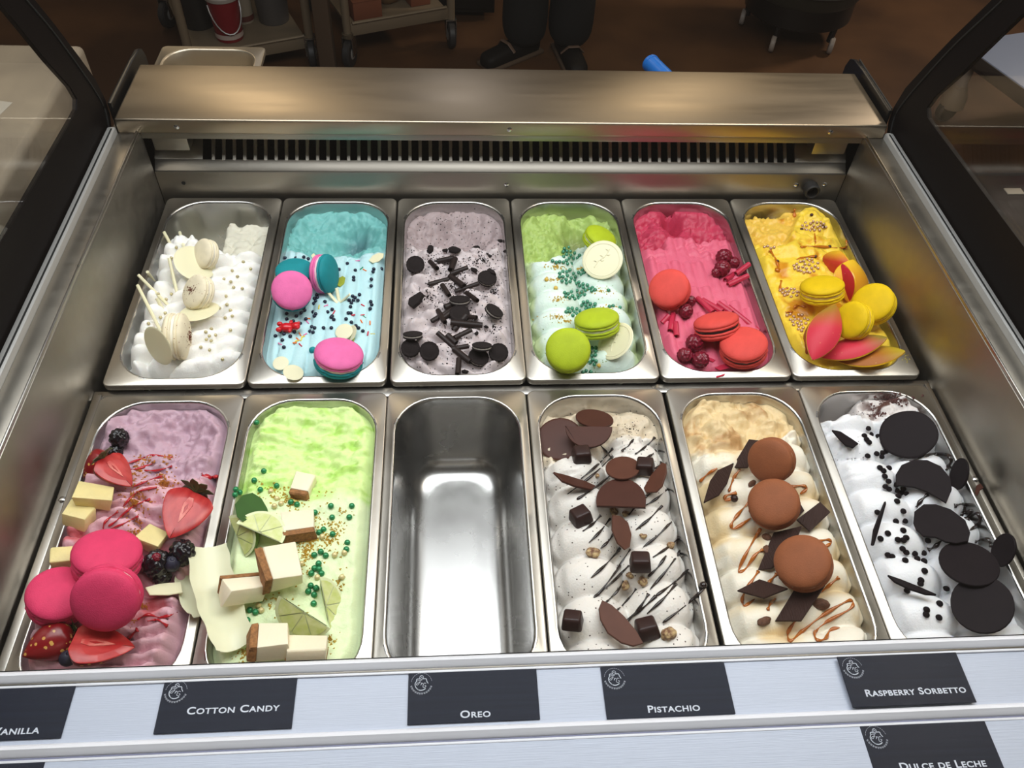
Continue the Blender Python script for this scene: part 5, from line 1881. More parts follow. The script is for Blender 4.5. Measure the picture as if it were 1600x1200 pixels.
lime_wedge(262, 622, 176, 0.78, 200, -62, 'lime wedge standing at the pan side below the leaf', lift=0.004)
lime_wedge(352, 608, 205, 0.86, 100, -32, 'lime wedge leaning in front of the green leaf', lift=0.02)
lime_wedge(622, 905, 236, 0.85, 20, -78, 'lime wedge standing on its cut edge at the front near the empty pan', depth=0.75)
lime_wedge(538, 930, 240, 0.82, 240, 148, 'lime wedge lying across another near the front cheesecake blocks', lift=0.012, open_deg=50)
cube(8, 528, 405, 78, 110, 44, 0.72, 95, -20, 'small pale cheesecake block half sunk in the lime ice cream, furthest back', CHEESEW, '-y')
cube(8, 512, 555, 120, 110, 60, 0.8, 90, 12, 'cheesecake block with its crumb base turned to the front, behind the big block', CHEESEW, '-y', lift=0.002)
cube(8, 297, 800, 168, 92, 80, 0.62, 80, 27, 'cheesecake block with a crumb strip along its back, beside the white shaving', CHEESEW, 'y', lift=0.004)
cube(8, 437, 715, 150, 150, 90, 0.8, 92, 14, 'largest cheesecake block, crumb base on its side, in the middle of the lime pan', CHEESEW, '-x', lift=0.012)
cube(8, 548, 1055, 165, 80, 80, 0.62, 92, 2, 'cheesecake block lying on its crumb base at the front rim', CHEESEW, 'b', lift=0.002)
cube(8, 395, 1020, 152, 118, 80, 0.76, 92, 6, 'cheesecake block with crumb base on its side, at the front', CHEESEW, '-x', lift=0.012)
SHAV = mat('white_shaving', (228, 226, 192), 0.4, sss=0.15)


def shaving(path, wpx, label, lift, name='chocolate_shaving'):
    """a wide bent peel of white chocolate along a line in the view"""
    line = smoothline([(p[0], p[1], 0) for p in path], 8)
    C = []
    n = len(line)
    for i, p in enumerate(line):
        C.append(on(8, p[0], p[1], lift[0] + (lift[1] - lift[0]) * i / (n - 1)))
    C = np.array(C)
    k = np.ones(9) / 9
    for ax in range(3):
        C[:, ax] = np.convolve(np.pad(C[:, ax], 4, 'edge'), k, 'valid')
    o0 = C.mean(0)
    V, F = [], []
    nv = 8
    for i in range(n):
        t = unit(C[min(i + 1, n - 1)] - C[max(i - 1, 0)])
        v = unit(CAM - C[i])
        s = unit(np.cross(t, v) + np.array((0, 0, 0.1)))
        w = wpx[0] + (wpx[1] - wpx[0]) * math.sin(PI * (0.15 + 0.7 * i / (n - 1))) if i < n - 1 else wpx[0]
        w = w * scale_at(8, C[i]) * (1 if i < n - 3 else 0.8)
        nn = np.cross(s, t)
        if nn @ v < 0:
            nn = -nn
        for j in range(nv + 1):
            f = j / nv * 2 - 1
            ragged = 0.0007 * math.sin(i * 0.9 + 5 * (f > 0)) * abs(f)
            p = C[i] - o0 + s * (f * w / 2 + ragged) + nn * (0.22 * w * (f * f))
            V.append(tuple(p))
            V.append(tuple(p - nn * 0.0012))
    m_ = 2 * (nv + 1)
    for i in range(n - 1):
        for j in range(nv):
            a0 = i * m_ + 2 * j
            F += [(a0, a0 + m_, a0 + m_ + 2, a0 + 2), (a0 + 1, a0 + 3, a0 + m_ + 3, a0 + m_ + 1)]
        for a0 in (i * m_, i * m_ + 2 * nv):
            F.append((a0, a0 + 1, a0 + m_ + 1, a0 + m_))
    for b0 in (0, (n - 1) * m_):
        for j in range(nv):
            F.append((b0 + 2 * j, b0 + 2 * j + 2, b0 + 2 * j + 3, b0 + 2 * j + 1))
    o = ob(name, mk(name, V, F, SHAV, True, 50), None, mat4(o0))
    tag(o, label, 'chocolate', 'white chocolate shavings')
    return o


shaving([(60, 770), (80, 860), (130, 950)], (90, 110), 'white chocolate shaving underneath the larger one, over the steel rim', (0.004, 0.004))
shaving([(140, 655), (150, 760), (185, 890), (235, 1020), (262, 1090)], (128, 165), 'broad curved white chocolate shaving bridging the berry and lime pans', (0.022, 0.010))
crumbs(8, [(480, 470, 170, 150, 50), (560, 640, 200, 130, 120), (660, 600, 80, 60, 130), (430, 900, 60, 90, 60), (470, 1090, 60, 140, 20), (400, 430, 40, 80, 30), (540, 680, 120, 50, 100), (640, 640, 50, 60, 60), (500, 780, 40, 60, 60), (600, 1080, 50, 60, 50), (300, 1100, 60, 60, 40), (700, 520, 14, 50, 30), (680, 800, 30, 30, 60), (350, 860, 40, 60, 40), (640, 1040, 30, 50, 40), (560, 560, 30, 60, 40)], mat('gold_biscuit_crumb', (200, 166, 66), 0.6), 'golden biscuit crumbs', 0.0016, 81)

# ------------------------------------------------------------------ pan 10, chocolate drizzle
MILK = mat('milk_chocolate', (74, 40, 30), 0.45, spec=0.22, vary=0.12, vscale=50)
MILKL = mat('milk_chocolate_light', (92, 54, 40), 0.5, spec=0.22, vary=0.12, vscale=50)
DRIZ = mat('chocolate_drizzle', (34, 22, 20), 0.2, spec=0.6)
disc(10, 168, 248, 190, 0.9, 100, MILK, 'large chocolate disc furthest to the side in the heap at the back', embed=0.012)
plate(10, ellpoly(310, 165, 78, 36, -8), 0.6, 95, 0.0026, MILK, 'oval chocolate disc lying behind the half disc at the back', lift=0.006, name='chocolate_disc')
plate(10, [(190, 197)] + [(287 + 96 * math.cos(math.radians(t)), 200 + 84 * math.sin(math.radians(t))) for t in range(0, 181, 12)] + [(192, 195)], 0.85, 95, 0.003, MILK, 'half disc of chocolate standing with its straight edge up, at the back', 'chocolate_half_disc', lift=0.014)
plate(10, ellpoly(425, 366, 70, 46, 2), 0.66, 92, 0.0028, MILKL, 'oval milk chocolate disc behind the big half disc', name='chocolate_disc', lift=0.004)
plate(10, [(518, 528)] + [(418 + 102 * math.cos(math.radians(t)), 500 + 90 * math.sin(math.radians(t))) for t in range(10, -200, -12)], 0.75, 94, 0.0032, MILK, 'big dark half disc of chocolate in the middle of the drizzled pan', 'chocolate_half_disc', lift=0.006)
plate(10, [(510, 450), (540, 395), (585, 345), (600, 350), (602, 385), (585, 440), (560, 465), (520, 468)], 0.7, 130, 0.0026, MILKL, 'chocolate sliver leaning at the side near the caramel pan', lift=0.004)
plate(10, [(144, 384), (200, 398), (270, 420), (315, 440), (300, 455), (230, 440), (180, 420)], 0.4, 60, 0.0024, MILK, 'thin chocolate disc seen nearly edge-on at the open side', lift=0.006)
plate(10, [(385, 560), (415, 562), (448, 590), (462, 640), (455, 690), (435, 702), (405, 675), (382, 620)], 0.85, 30, 0.0026, MILKL, 'leaf-shaped chocolate piece below the big half disc', lift=0.006)
plate(10, [(342, 906), (380, 925), (430, 970), (480, 1030), (510, 1082), (470, 1094), (420, 1080), (365, 1040), (335, 985), (328, 940)], 0.9, 60, 0.003, MILKL, 'chocolate half disc at the front between two dark cubes', 'chocolate_half_disc', lift=0.008)
CUBEM = mat('candy_coating', (50, 28, 25), 0.4, spec=0.3, vary=0.2, vscale=120)
for i, (a, b, D, lab) in enumerate(((258, 312, 84, 'chocolate candy cube in front of the half disc at the back'), (516, 360, 84, 'chocolate candy cube beside the oval milk chocolate disc'), (253, 563, 92, 'faceted chocolate candy cube alone at the open side'), (497, 750, 96, 'chocolate candy cube in the middle of the drizzled pan'), (220, 988, 94, 'chocolate candy cube at the front open-side corner'), (523, 1022, 104, 'chocolate candy cube at the front beside the walnut'))):
    P, d = on_full(10, Zp(10, a, b))
    B = frame(d, 0.72, 85 + 6 * (i % 3), (15, -8, 40, 3, -12, 20)[i])
    s = scale_at(10, P) * D * 0.42
    P = rest(10, P, d, B, [(x * s, y * s, z * s) for x in (-1, 1) for y in (-1, 1) for z in (-1, 1)], 0.004)
    V, F = bevbox(-s, s, -s * 0.92, s * 0.92, -s * 0.8, s * 0.8, s * 0.3, 3)
    r = random.Random(i)
    V = [(x * (1 - 0.12 * (z / s)), y * (1 - 0.12 * (z / s)), z) for x, y, z in V]
    tag(ob('chocolate_cube', mk('chocolate_cube', V, F, CUBEM, True, 40), None, mat4(P, B)), lab, 'chocolate', 'chocolate candy cubes')
NUTM = mat('nut_brown', (110, 68, 44), 0.5, rgb2=(214, 186, 134), vscale=1.6, bump=0.5, bscale=6)
for i, (a, b, D, lab) in enumerate(((304, 716, 62, 'walnut piece on the open-side mound'), (612, 1046, 68, 'walnut piece at the front near the caramel pan'), (388, 545, 44, 'walnut bit under the big half disc'), (440, 556, 36, 'second walnut bit under the big half disc'), (508, 645, 34, 'walnut bit beside the leaf-shaped chocolate'), (432, 848, 50, 'walnut bit below the middle cube'), (505, 830, 46, 'second walnut bit below the middle cube'), (455, 806, 34, 'pale walnut bit right under the middle cube'), (620, 688, 44, 'walnut bit at the side near the caramel pan'), (322, 400, 24, 'tiny walnut bit behind the big half disc'))):
    blob(10, a, b, D, mk('nut_piece', *[x if k else x.tolist() for k, x in enumerate(lump_vf(60 + i, 9, 0.22, 3))], None), NUTM, lab, 'nut_piece', 'nut', roll=i * 50, sq=(1, 0.8, 0.75))
for a, b in (((555, 245), (475, 312)), ((560, 296), (520, 326)), ((385, 290), (255, 412)), ((385, 322), (200, 475)), ((375, 398), (238, 496)), ((605, 455), (520, 520)), ((585, 522), (478, 620)), ((622, 588), (508, 692)), ((655, 652), (548, 732)), ((660, 706), (536, 864)), ((690, 782), (560, 890)), ((560, 890), (440, 988)), ((765, 852), (588, 1000)), ((335, 562), (262, 626)), ((372, 575), (288, 672)), ((390, 632), (335, 696)), ((415, 695), (296, 816)), ((456, 700), (320, 890)), ((450, 765), (308, 896)), ((430, 830), (358, 915)), ((480, 862), (402, 948)), ((602, 726), (528, 812)), ((642, 842), (524, 962)), ((530, 882), (448, 992)), ((505, 470), (450, 560)), ((570, 440), (510, 490)), ((470, 250), (420, 300)), ((330, 270), (390, 340)), ((580, 345), (545, 375))):
    m_ = ((a[0] + b[0]) / 2 + 4, (a[1] + b[1]) / 2 + 3)
    drizzle(10, [a, m_, b], DRIZ, 0.0016)
pearls(10, [(752, 850)], 0.004, DRIZ, 'round drop of chocolate hanging at the steel rim by the caramel pan', None, 'chocolate_drop', 'sauce', 0.3)
crumbs(10, [(290, 180, 20, 40, 16)], mat('icing_bit', (226, 222, 214), 0.6), 'pale bits on the rear disc', 0.0016, 101, 'crumbs')
crumbs(10, [(450, 210, 60, 70, 60), (300, 260, 30, 80, 60), (350, 150, 30, 90, 30)], DRIZ, 'dark chocolate flecks', 0.0008, 102, 'flecks')

# ------------------------------------------------------------------ pan 11, caramel
BROWN = mac_mat('brown', (146, 86, 54))
BFILL = mat('filling_caramel', (226, 202, 170), 0.5)
macaron(11, 474, 340, 186, 0.93, 200, BROWN, BFILL, 'brown macaron furthest back in the caramel pan, on a chocolate tile', lift=0.008)
macaron(11, 492, 505, 206, 0.94, 95, BROWN, BFILL, 'brown macaron in the middle of the row of three', lift=0.004)
macaron(11, 608, 745, 228, 0.93, 110, BROWN, BFILL, 'brown macaron nearest the front of the caramel pan', lift=0.004)
TILE = mat('chocolate_tile', (52, 33, 28), 0.5, spec=0.2, bump=0.6, bscale=60, stretch=(14, 1, 1))
for poly, q, ang, lab, lf in (([(206, 508), (232, 420), (264, 376), (328, 347), (300, 430), (266, 478)], 0.7, 120, 'slanting chocolate tile at the side below the scooped hollow', 0.006), ([(322, 366), (392, 250), (440, 256), (385, 366)], 0.8, 110, 'chocolate tile under the rear brown macaron', 0.0), ([(586, 578), (682, 505), (724, 546), (640, 626)], 0.8, 70, 'chocolate tile at the side next to the middle macaron', 0.006),
                               ([(428, 782), (492, 630), (606, 604), (560, 720), (480, 778)], 0.8, 110, 'large chocolate tile behind the front macaron', 0.002), ([(344, 866), (434, 820), (550, 858), (452, 897)], 0.7, 92, 'diamond chocolate tile lying towards the drizzled pan', 0.004), ([(498, 990), (584, 850), (702, 844), (604, 990)], 0.8, 100, 'large chocolate tile in front of the front macaron', 0.004),
                               ([(560, 560), (598, 505), (618, 540), (585, 575)], 0.7, 60, 'chocolate tile corner showing beside the middle macaron', 0.0)):
    plate(11, poly, q, ang, 0.0022, TILE, lab, 'chocolate_tile', lift=lf, grp='chocolate tiles in the caramel pan')
for i, (a, b, D, lab) in enumerate(((682, 922, 76, 'pecan at the side of the front chocolate tile'), (455, 994, 62, 'pecan by the front rim'), (405, 432, 40, 'pecan bit between the two rear macarons'), (462, 700, 44, 'pecan bit at the edge of the large tile'), (466, 652, 50, 'pecan bit behind the large tile'))):
    blob(11, a, b, D, mk('nut_piece', *[x if k else x.tolist() for k, x in enumerate(lump_vf(80 + i, 16, 0.16, 3))], None), mat('pecan_brown', (112, 70, 46), 0.45, vary=0.5, vscale=3, bump=0.6, bscale=7), lab, 'nut_piece', 'nut', roll=i * 30, sq=(1, 0.6, 0.6))
pearls(11, [(330, 498)], 0.0042, CUBEM, 'small dark chocolate ball on the cream near the drizzled pan', None, 'chocolate_ball', 'chocolate', 0.2)
CARA = mat('caramel_sauce', (168, 92, 28), 0.12, spec=0.6)
for pts in ([(262, 370), (225, 392), (190, 425)], [(355, 375), (330, 410), (310, 465)], [(340, 470), (300, 480), (295, 500), (330, 490)], [(392, 508), (345, 560), (320, 600), (335, 615), (400, 572)], [(440, 615), (390, 700), (350, 785), (375, 782), (420, 720), (450, 700)], [(430, 790), (390, 850), (365, 900), (375, 930), (415, 902)], [(505, 800), (470, 838)], [(500, 900), (480, 920), (468, 948)], [(560, 445), (610, 440), (628, 452), (600, 475)],
            [(660, 672), (710, 660), (727, 672), (702, 690)], [(756, 815), (720, 845), (688, 872)], [(582, 990), (550, 1040), (562, 1072), (605, 1036), (690, 970), (790, 912), (815, 916), (800, 945), (700, 1000), (660, 1040), (672, 1070), (705, 1062), (722, 1030), (762, 1018)]):
    drizzle(11, pts, CARA, 0.0019, 'caramel_drizzle')

# ------------------------------------------------------------------ pan 12, black discs
BLKC = mat('black_chocolate', (28, 21, 24), 0.6, spec=0.12, vary=0.15, vscale=60)
for pts in ([(500, 528), (520, 500), (548, 474)], [(508, 326), (610, 308), (640, 338), (618, 376)], [(655, 522), (690, 515), (702, 545)], [(680, 556), (722, 540), (702, 578)], [(705, 578), (748, 552), (756, 590), (718, 622)], [(738, 668), (790, 658), (802, 692)], [(548, 702), (575, 690), (602, 664)]):
    drizzle(12, pts, DRIZ, 0.0024, k=5)
disc(12, 467, 230, 216, 0.92, 90, BLKC, 'black chocolate disc furthest back in the white pan', mesh=DISCW, lift=0.004, grp='black chocolate discs')
plate(12, [(418, 438), (416, 395), (440, 355), (490, 334), (545, 335), (600, 360), (640, 410), (645, 455), (622, 510), (590, 490), (545, 465), (490, 445)], 0.85, 80, 0.0028, BLKC, 'broken black disc with a scalloped lower edge, second from the back', 'chocolate_disc', lift=0.008, grp='black chocolate discs')
plate(12, ellpoly(672, 392, 36, 66, -12), 0.6, 170, 0.0026, BLKC, 'small black disc standing at the steel side behind the broken one', 'chocolate_disc', lift=0.004, grp='black chocolate discs')
plate(12, [(488, 590), (492, 545), (530, 515), (580, 515), (640, 535), (700, 580), (720, 630), (712, 665), (665, 675), (620, 668), (580, 650), (530, 645), (500, 620)], 0.8, 80, 0.0028, BLKC, 'black disc with a nibbled lower edge in the middle of the row', 'chocolate_disc', lift=0.008, grp='black chocolate discs')
plate(12, ellpoly(852, 702, 48, 70, -18), 0.65, 165, 0.0026, BLKC, 'small black disc standing at the steel side near the front', 'chocolate_disc', lift=0.004, grp='black chocolate discs')
plate(12, ellpoly(716, 757, 130, 84, -20), 0.72, 80, 0.003, BLKC, 'black chocolate disc second from the front', 'chocolate_disc', lift=0.012, grp='black chocolate discs')
plate(12, ellpoly(770, 923, 134, 116, -20), 0.9, 90, 0.003, BLKC, 'large black chocolate disc nearest the front rim', 'chocolate_disc', lift=0.016, grp='black chocolate discs')
plate(12, [(158, 212), (190, 218), (240, 250), (265, 268), (245, 284), (215, 275), (185, 245)], 0.6, 60, 0.0026, BLKC, 'pointed black chocolate shard at the back open side', lift=0.005)
plate(12, [(322, 682), (330, 620), (352, 560), (376, 504), (378, 512), (362, 570), (345, 630), (328, 684)], 0.5, 20, 0.0024, BLKC, 'thin black chocolate shard standing on edge at the open side', lift=0.008)
plate(12, [(384, 803), (440, 822), (510, 850), (582, 882), (540, 880), (470, 858), (410, 828)], 0.5, 70, 0.0024, BLKC, 'long thin black chocolate shard near the front open side', lift=0.006)
plate(12, [(738, 470), (745, 438), (762, 430), (774, 448), (760, 458), (748, 482)], 0.7, 90, 0.0014, MILK, 'thin milk chocolate flake on the steel rim by the side wall', 'chocolate_flake', embed=0.002)
CHIP = mk('chocolate_chip', *lathe([(0.3, -0.55), (0.85, -0.5), (1.0, -0.2), (0.85, 0.15), (0.5, 0.5), (0.18, 0.85), (0.03, 1.0)], 14), None, True, 60)
pearls(12, [(303, 210), (287, 240), (313, 234), (343, 242), (296, 255), (306, 266), (300, 322), (337, 313), (357, 325), (375, 303), (360, 309), (350, 370), (365, 382), (387, 371), (370, 405), (385, 425), (372, 447), (387, 457), (415, 440), (418, 462), (445, 455), (440, 470), (458, 476), (425, 486), (420, 506), (433, 480), (445, 547), (415, 588), (452, 587), (445, 625), (382, 637), (352, 659), (423, 663), (446, 665), (457, 655), (442, 700), (457, 715), (382, 725), (400, 732), (453, 747), (492, 720), (502, 740), (528, 717), (530, 750), (532, 790), (545, 667), (517, 828), (460, 870), (620, 862), (593, 923), (540, 948), (538, 968), (590, 980), (340, 552), (515, 842)],
       0.0034, BLKC, 'small black chocolate chip', 'chocolate chips on the white ice cream', 'chocolate_chip', 'chocolate', 0.2, CHIP, near=[(300, 240, 'between the pointed shard and the rearmost disc'), (345, 315, 'on the rear mound, in front of the shard'), (370, 410, 'beside the broken disc'), (430, 475, 'in the clump below the broken disc'), (435, 590, 'beside the standing thin shard'), (360, 640, 'at the foot of the standing thin shard'), (440, 660, 'on the middle mound'), (440, 725, 'on the mound below the middle'), (520, 730, 'beside the nibbled disc'), (500, 850, 'around the long thin shard'), (570, 950, 'on the front mound by the largest disc')])
crumbs(12, [(400, 90, 120, 90, 30), (340, 150, 50, 60, 26)], mat('cocoa_crumb', (96, 62, 58), 0.8), 'brown cake crumbs along the back rim', 0.0016, 121)
crumbs(12, [(300, 150, 50, 110, 16), (240, 330, 40, 90, 20), (240, 270, 20, 70, 14), (520, 950, 10, 100, 20)], mat('cocoa_fleck', (70, 56, 56), 0.8), 'fine cocoa flecks', 0.0006, 122, 'flecks')
# ------------------------------------------------------------------ the room behind
MARBLE = mat('pale_marble', (160, 146, 126), 0.4, rgb2=(138, 126, 110), vscale=9, spec=0.4)
ct = empty('marble_counter', loc=(-1.25, 0.3, FZ))
tag(ct, 'pale marble topped counter standing beside the freezer', 'counter')
part('countertop', bevbox(-0.55, 0.474, -1.0, 0.605, 0.66, 0.82, 0.012, 3), MARBLE, ct, True, 40)
part('base', bevbox(-0.52, 0.40, -0.97, 0.56, 0, 0.66, 0.004), mat('counter_base', (40, 26, 20), 0.6), ct, True)
ps = ob('paper_sheet', mk('paper_sheet', *box(-0.09, 0.03, -0.06, 0.03, 0, 0.0008), mat('paper', (190, 182, 168), 0.7), False), None, mat4((-0.872, 0.672, -0.0498)) @ Matrix.Rotation(math.radians(-12), 4, 'Z'))
tag(ps, 'white paper sheet lying on the marble counter', 'paper')

WHEEL = lathe([(0.012, -0.014), (0.046, -0.014), (0.052, -0.009), (0.052, 0.009), (0.046, 0.014), (0.012, 0.014)], 24)
WHEELM = mk('wheel', *WHEEL, mat('caster_tyre', (44, 42, 42), 0.5), True, 40)
HUBM = mk('hub', *lathe([(0.004, -0.0155), (0.02, -0.0155), (0.026, -0.012), (0.026, 0.012), (0.02, 0.0155), (0.004, 0.0155)], 16), ALU, True, 40)
FORK = join(bevbox(-0.014, 0.03, -0.021, -0.017, 0.045, 0.112, 0.001), bevbox(-0.014, 0.03, 0.017, 0.021, 0.045, 0.112, 0.001), bevbox(-0.014, 0.03, -0.021, 0.021, 0.108, 0.114, 0.001))
FORKM = mk('fork', *FORK, STEEL, True, 40)


def caster(parent, x, y, rz):
    c = ob('caster', FORKM, parent, Matrix.Translation((x, y, 0)) @ Matrix.Rotation(rz, 4, 'Z'))
    ob('wheel', WHEELM, c, Matrix.Translation((0.0, 0, 0.052)) @ Matrix.Rotation(PI / 2, 4, 'X'))
    ob('hub', HUBM, c, Matrix.Translation((0.0, 0, 0.052)) @ Matrix.Rotation(PI / 2, 4, 'X'))


YAW = math.radians(22.7)


def cart(name, loc, wide, deep, high, label, shelfz=0.135):
    e = empty(name, Matrix.Translation(loc) @ Matrix.Rotation(YAW, 4, 'Z'))
    tag(e, label, 'cart', 'steel utility carts behind the freezer')
    POST = mat('cart_steel', (136, 120, 98), 0.45, 0.35)
    for x in (0, wide):
        for y in (0, deep):
            part('post', tube([(x, y, 0.115), (x, y, high)], 0.0155, 12), POST, e)
            caster(e, x, y, 0.9 + x)
            part('collar', lathe([(0.016, 0.112), (0.021, 0.114), (0.021, 0.128), (0.016, 0.13)], 14), POST, e)
    for z in (shelfz, high * 0.55, high - 0.02):
        s = part('shelf', bevbox(0.012, wide - 0.012, 0.0, deep, z, z + 0.012, 0.002), POST, e)
        part('shelf_rim', join(tube([(0.02, -0.004, z + 0.028), (wide - 0.02, -0.004, z + 0.028)], 0.006, 8)), POST, s)
        part('shelf_rim', join(tube([(0.02, deep + 0.004, z + 0.028), (wide - 0.02, deep + 0.004, z + 0.028)], 0.006, 8)), POST, s)
        part('apron', bevbox(0.012, wide - 0.012, -0.004, 0.0, z - 0.02, z + 0.026, 0.001), POST, s)
    return e


c1 = cart('utility_cart', (-1.00, 2.19, FZ), 0.43, 0.5, 0.95, 'steel wire cart carrying tubs and bins, behind the marble counter', 0.095)
c2 = cart('utility_cart', (-0.463, 2.36, FZ), 0.415, 0.5, 0.95, 'steel cart with a cardboard box on its low shelf, next to the person')


def oncart(loc, x, y, z=None):
    z = z or (0.108 if loc is L1 else 0.148)
    return Matrix.Translation(loc) @ Matrix.Rotation(YAW, 4, 'Z') @ Matrix.Translation((x, y, z))


L1, L2 = (-1.00, 2.19, FZ), (-0.463, 2.36, FZ)


def vessel(name, M, r0, r1, h, m, label, cat, lid=None, band=None, handle=False):
    e = empty(name, M)
    tag(e, label, cat)
    part('wall', lathe([(r0 * 0.97, 0), (r0, 0.004), (r1, h), (r1 - 0.004, h), (r0 - 0.006, 0.01)], 28, cap1=True), m, e)
    if lid:
        part('lid', lathe([(r1 + 0.004, h - 0.012), (r1 + 0.006, h), (r1 + 0.002, h + 0.006), (r1 * 0.9, h + 0.003), (0.01, h + 0.003)], 28), lid, e)
    if band:
        bm_, z0, z1 = band
        k0, k1 = z0 / h, z1 / h
        part('label_band', lathe([(r0 + (r1 - r0) * k0 + 0.0015, z0), (r0 + (r1 - r0) * k1 + 0.0015, z1)], 28, cap0=False, cap1=False), bm_, e)
    if handle:
        part('bail', tube([(r1 * math.cos(a), -r1 * 1.03 * math.sin(a) - 0.004, h * 0.8 - 0.09 * math.sin(a)) for a in np.linspace(0, PI, 14)], 0.0025, 6), ALU, e)
    return e


GREYB = mat('bin_grey', (78, 74, 72), 0.5)
vessel('paint_bucket', oncart(L1, 0.165, 0.11), 0.048, 0.056, 0.16, mat('tub_red', (128, 18, 28), 0.45), 'red and white tub with a wire handle on the cart shelf', 'tub', mat('tub_white', (170, 160, 150), 0.5), (mat('tub_print', (190, 170, 160), 0.5), 0.012, 0.03), True)
vessel('food_jar', oncart(L1, 0.245, 0.22), 0.036, 0.036, 0.17, mat('jar_white', (150, 138, 120), 0.5), 'white jar with a red lid between the tub and the grey bin', 'jar', mat('jar_red', (110, 26, 26), 0.5), (mat('jar_band', (90, 40, 34), 0.5), 0.01, 0.03))
vessel('storage_bin', oncart(L1, 0.35, 0.19), 0.056, 0.066, 0.2, GREYB, 'grey round bin on the cart shelf beside the white jar', 'bin')
vessel('storage_bin', oncart(L1, 0.085, 0.25), 0.056, 0.064, 0.22, mat('bin_dark', (34, 32, 32), 0.5), 'dark round bin behind the red tub', 'bin')
bx = empty('cardboard_box', oncart(L2, 0.095, 0.10))
tag(bx, 'brown cardboard box on the low shelf of the second cart', 'box')
CARDB = mat('cardboard', (120, 66, 40), 0.8)
part('carton', bevbox(-0.055, 0.055, -0.07, 0.07, 0, 0.07, 0.002), CARDB, bx)
part('flap', bevbox(-0.056, 0.056, -0.072, -0.001, 0.07, 0.073, 0.0008), CARDB, bx)
part('flap', bevbox(-0.056, 0.056, 0.001, 0.072, 0.07, 0.073, 0.0008), CARDB, bx)
sk = ob('flour_sack', mk('flour_sack', *[x if k else x.tolist() for k, x in enumerate(lump_vf(5, 12, 0.08, 3))], mat('sack_tan', (120, 92, 58), 0.8), True), None, oncart(L2, 0.22, 0.16) @ Matrix.Translation((0, 0, 0.07)) @ Matrix.Diagonal((0.062, 0.07, 0.085, 1)))
tag(sk, 'slumped tan paper sack beside the cardboard box', 'sack')
b2 = empty('cardboard_box', oncart(L2, 0.32, 0.13))
tag(b2, 'brown box with a blue lid at the far end of the second cart', 'box')
part('carton', bevbox(-0.04, 0.04, -0.06, 0.06, 0, 0.06, 0.002), CARDB, b2)
part('lid', bevbox(-0.041, 0.041, -0.061, 0.061, 0.06, 0.085, 0.002), mat('blue_lid', (16, 40, 92), 0.5), b2)
# tall dark cabinet behind, and the round bin on a dolly
cab = empty('dark_cabinet', loc=(0.0, 3.0, FZ))
tag(cab, 'tall black cabinet standing between the second cart and the person', 'cabinet')
part('body', bevbox(-0.19, 0.10, -0.25, 0.3, 0.03, 1.5, 0.004), mat('cabinet_black', (16, 14, 13), 0.5), cab)
part('door', bevbox(-0.185, 0.095, -0.262, -0.251, 0.05, 1.48, 0.003), mat('cabinet_black', (16, 14, 13), 0.5), cab)
pst = ob('wood_post', mk('wood_post', *bevbox(-0.028, 0.028, -0.028, 0.028, 0, 1.9, 0.003), mat('post_brown', (84, 66, 50), 0.6), True, 30), None, mat4((-0.535, 2.28, FZ)))
tag(pst, 'square grey-brown upright post between the two carts', 'post')
TRASH = mat('bin_olive', (42, 42, 34), 0.5)
tc = empty('trash_can', loc=(1.345, 2.68, FZ))
tag(tc, 'large round dark waste bin standing on a wheeled dolly', 'bin')
part('barrel', lathe([(0.215, 0.185), (0.225, 0.20), (0.28, 0.75), (0.295, 0.76), (0.295, 0.785), (0.275, 0.785), (0.27, 0.75), (0.212, 0.21)], 40), TRASH, tc)
for k in range(3):
    z = 0.24 + 0.18 * k
    part('rib', lathe([(0.2275 + 0.055 * (z - 0.14) / 0.61, z), (0.234 + 0.055 * (z - 0.14) / 0.61, z + 0.006), (0.2285 + 0.055 * (z - 0.14) / 0.61, z + 0.014)], 40, cap0=False, cap1=False), TRASH, tc)
part('dolly', lathe([(0.05, 0.10), (0.205, 0.10), (0.215, 0.107), (0.215, 0.185), (0.21, 0.19), (0.05, 0.12)], 40), BLACKP, tc)  # dolly deepened into a black skirt that stands in for the shaded gap
for k in range(5):
    a = math.radians(-128 + 72 * k)
    w = part('caster', tube([(0.2 * math.cos(a), 0.2 * math.sin(a), 0.155), (0.19 * math.cos(a), 0.19 * math.sin(a), 0.045)], 0.013, 8), BLACKP, tc)
    part('wheel', ([(0.205 * math.cos(a) + (x * math.sin(0.4) + z * math.cos(0.4)) * 0.8, 0.205 * math.sin(a) + (x * math.cos(.4) - z * math.sin(.4)) * 0.8, 0.034 + y * 0.8) for x, y, z in lathe([(0.01, -0.012), (0.036, -0.012), (0.04, -0.007), (0.04, 0.007), (0.036, 0.012), (0.01, 0.012)], 18)[0]], lathe([(0.01, -0.012), (0.036, -0.012), (0.04, -0.007), (0.04, 0.007), (0.036, 0.012), (0.01, 0.012)], 18)[1]), mat('grey_wheel', (150, 138, 128), 0.5), w)
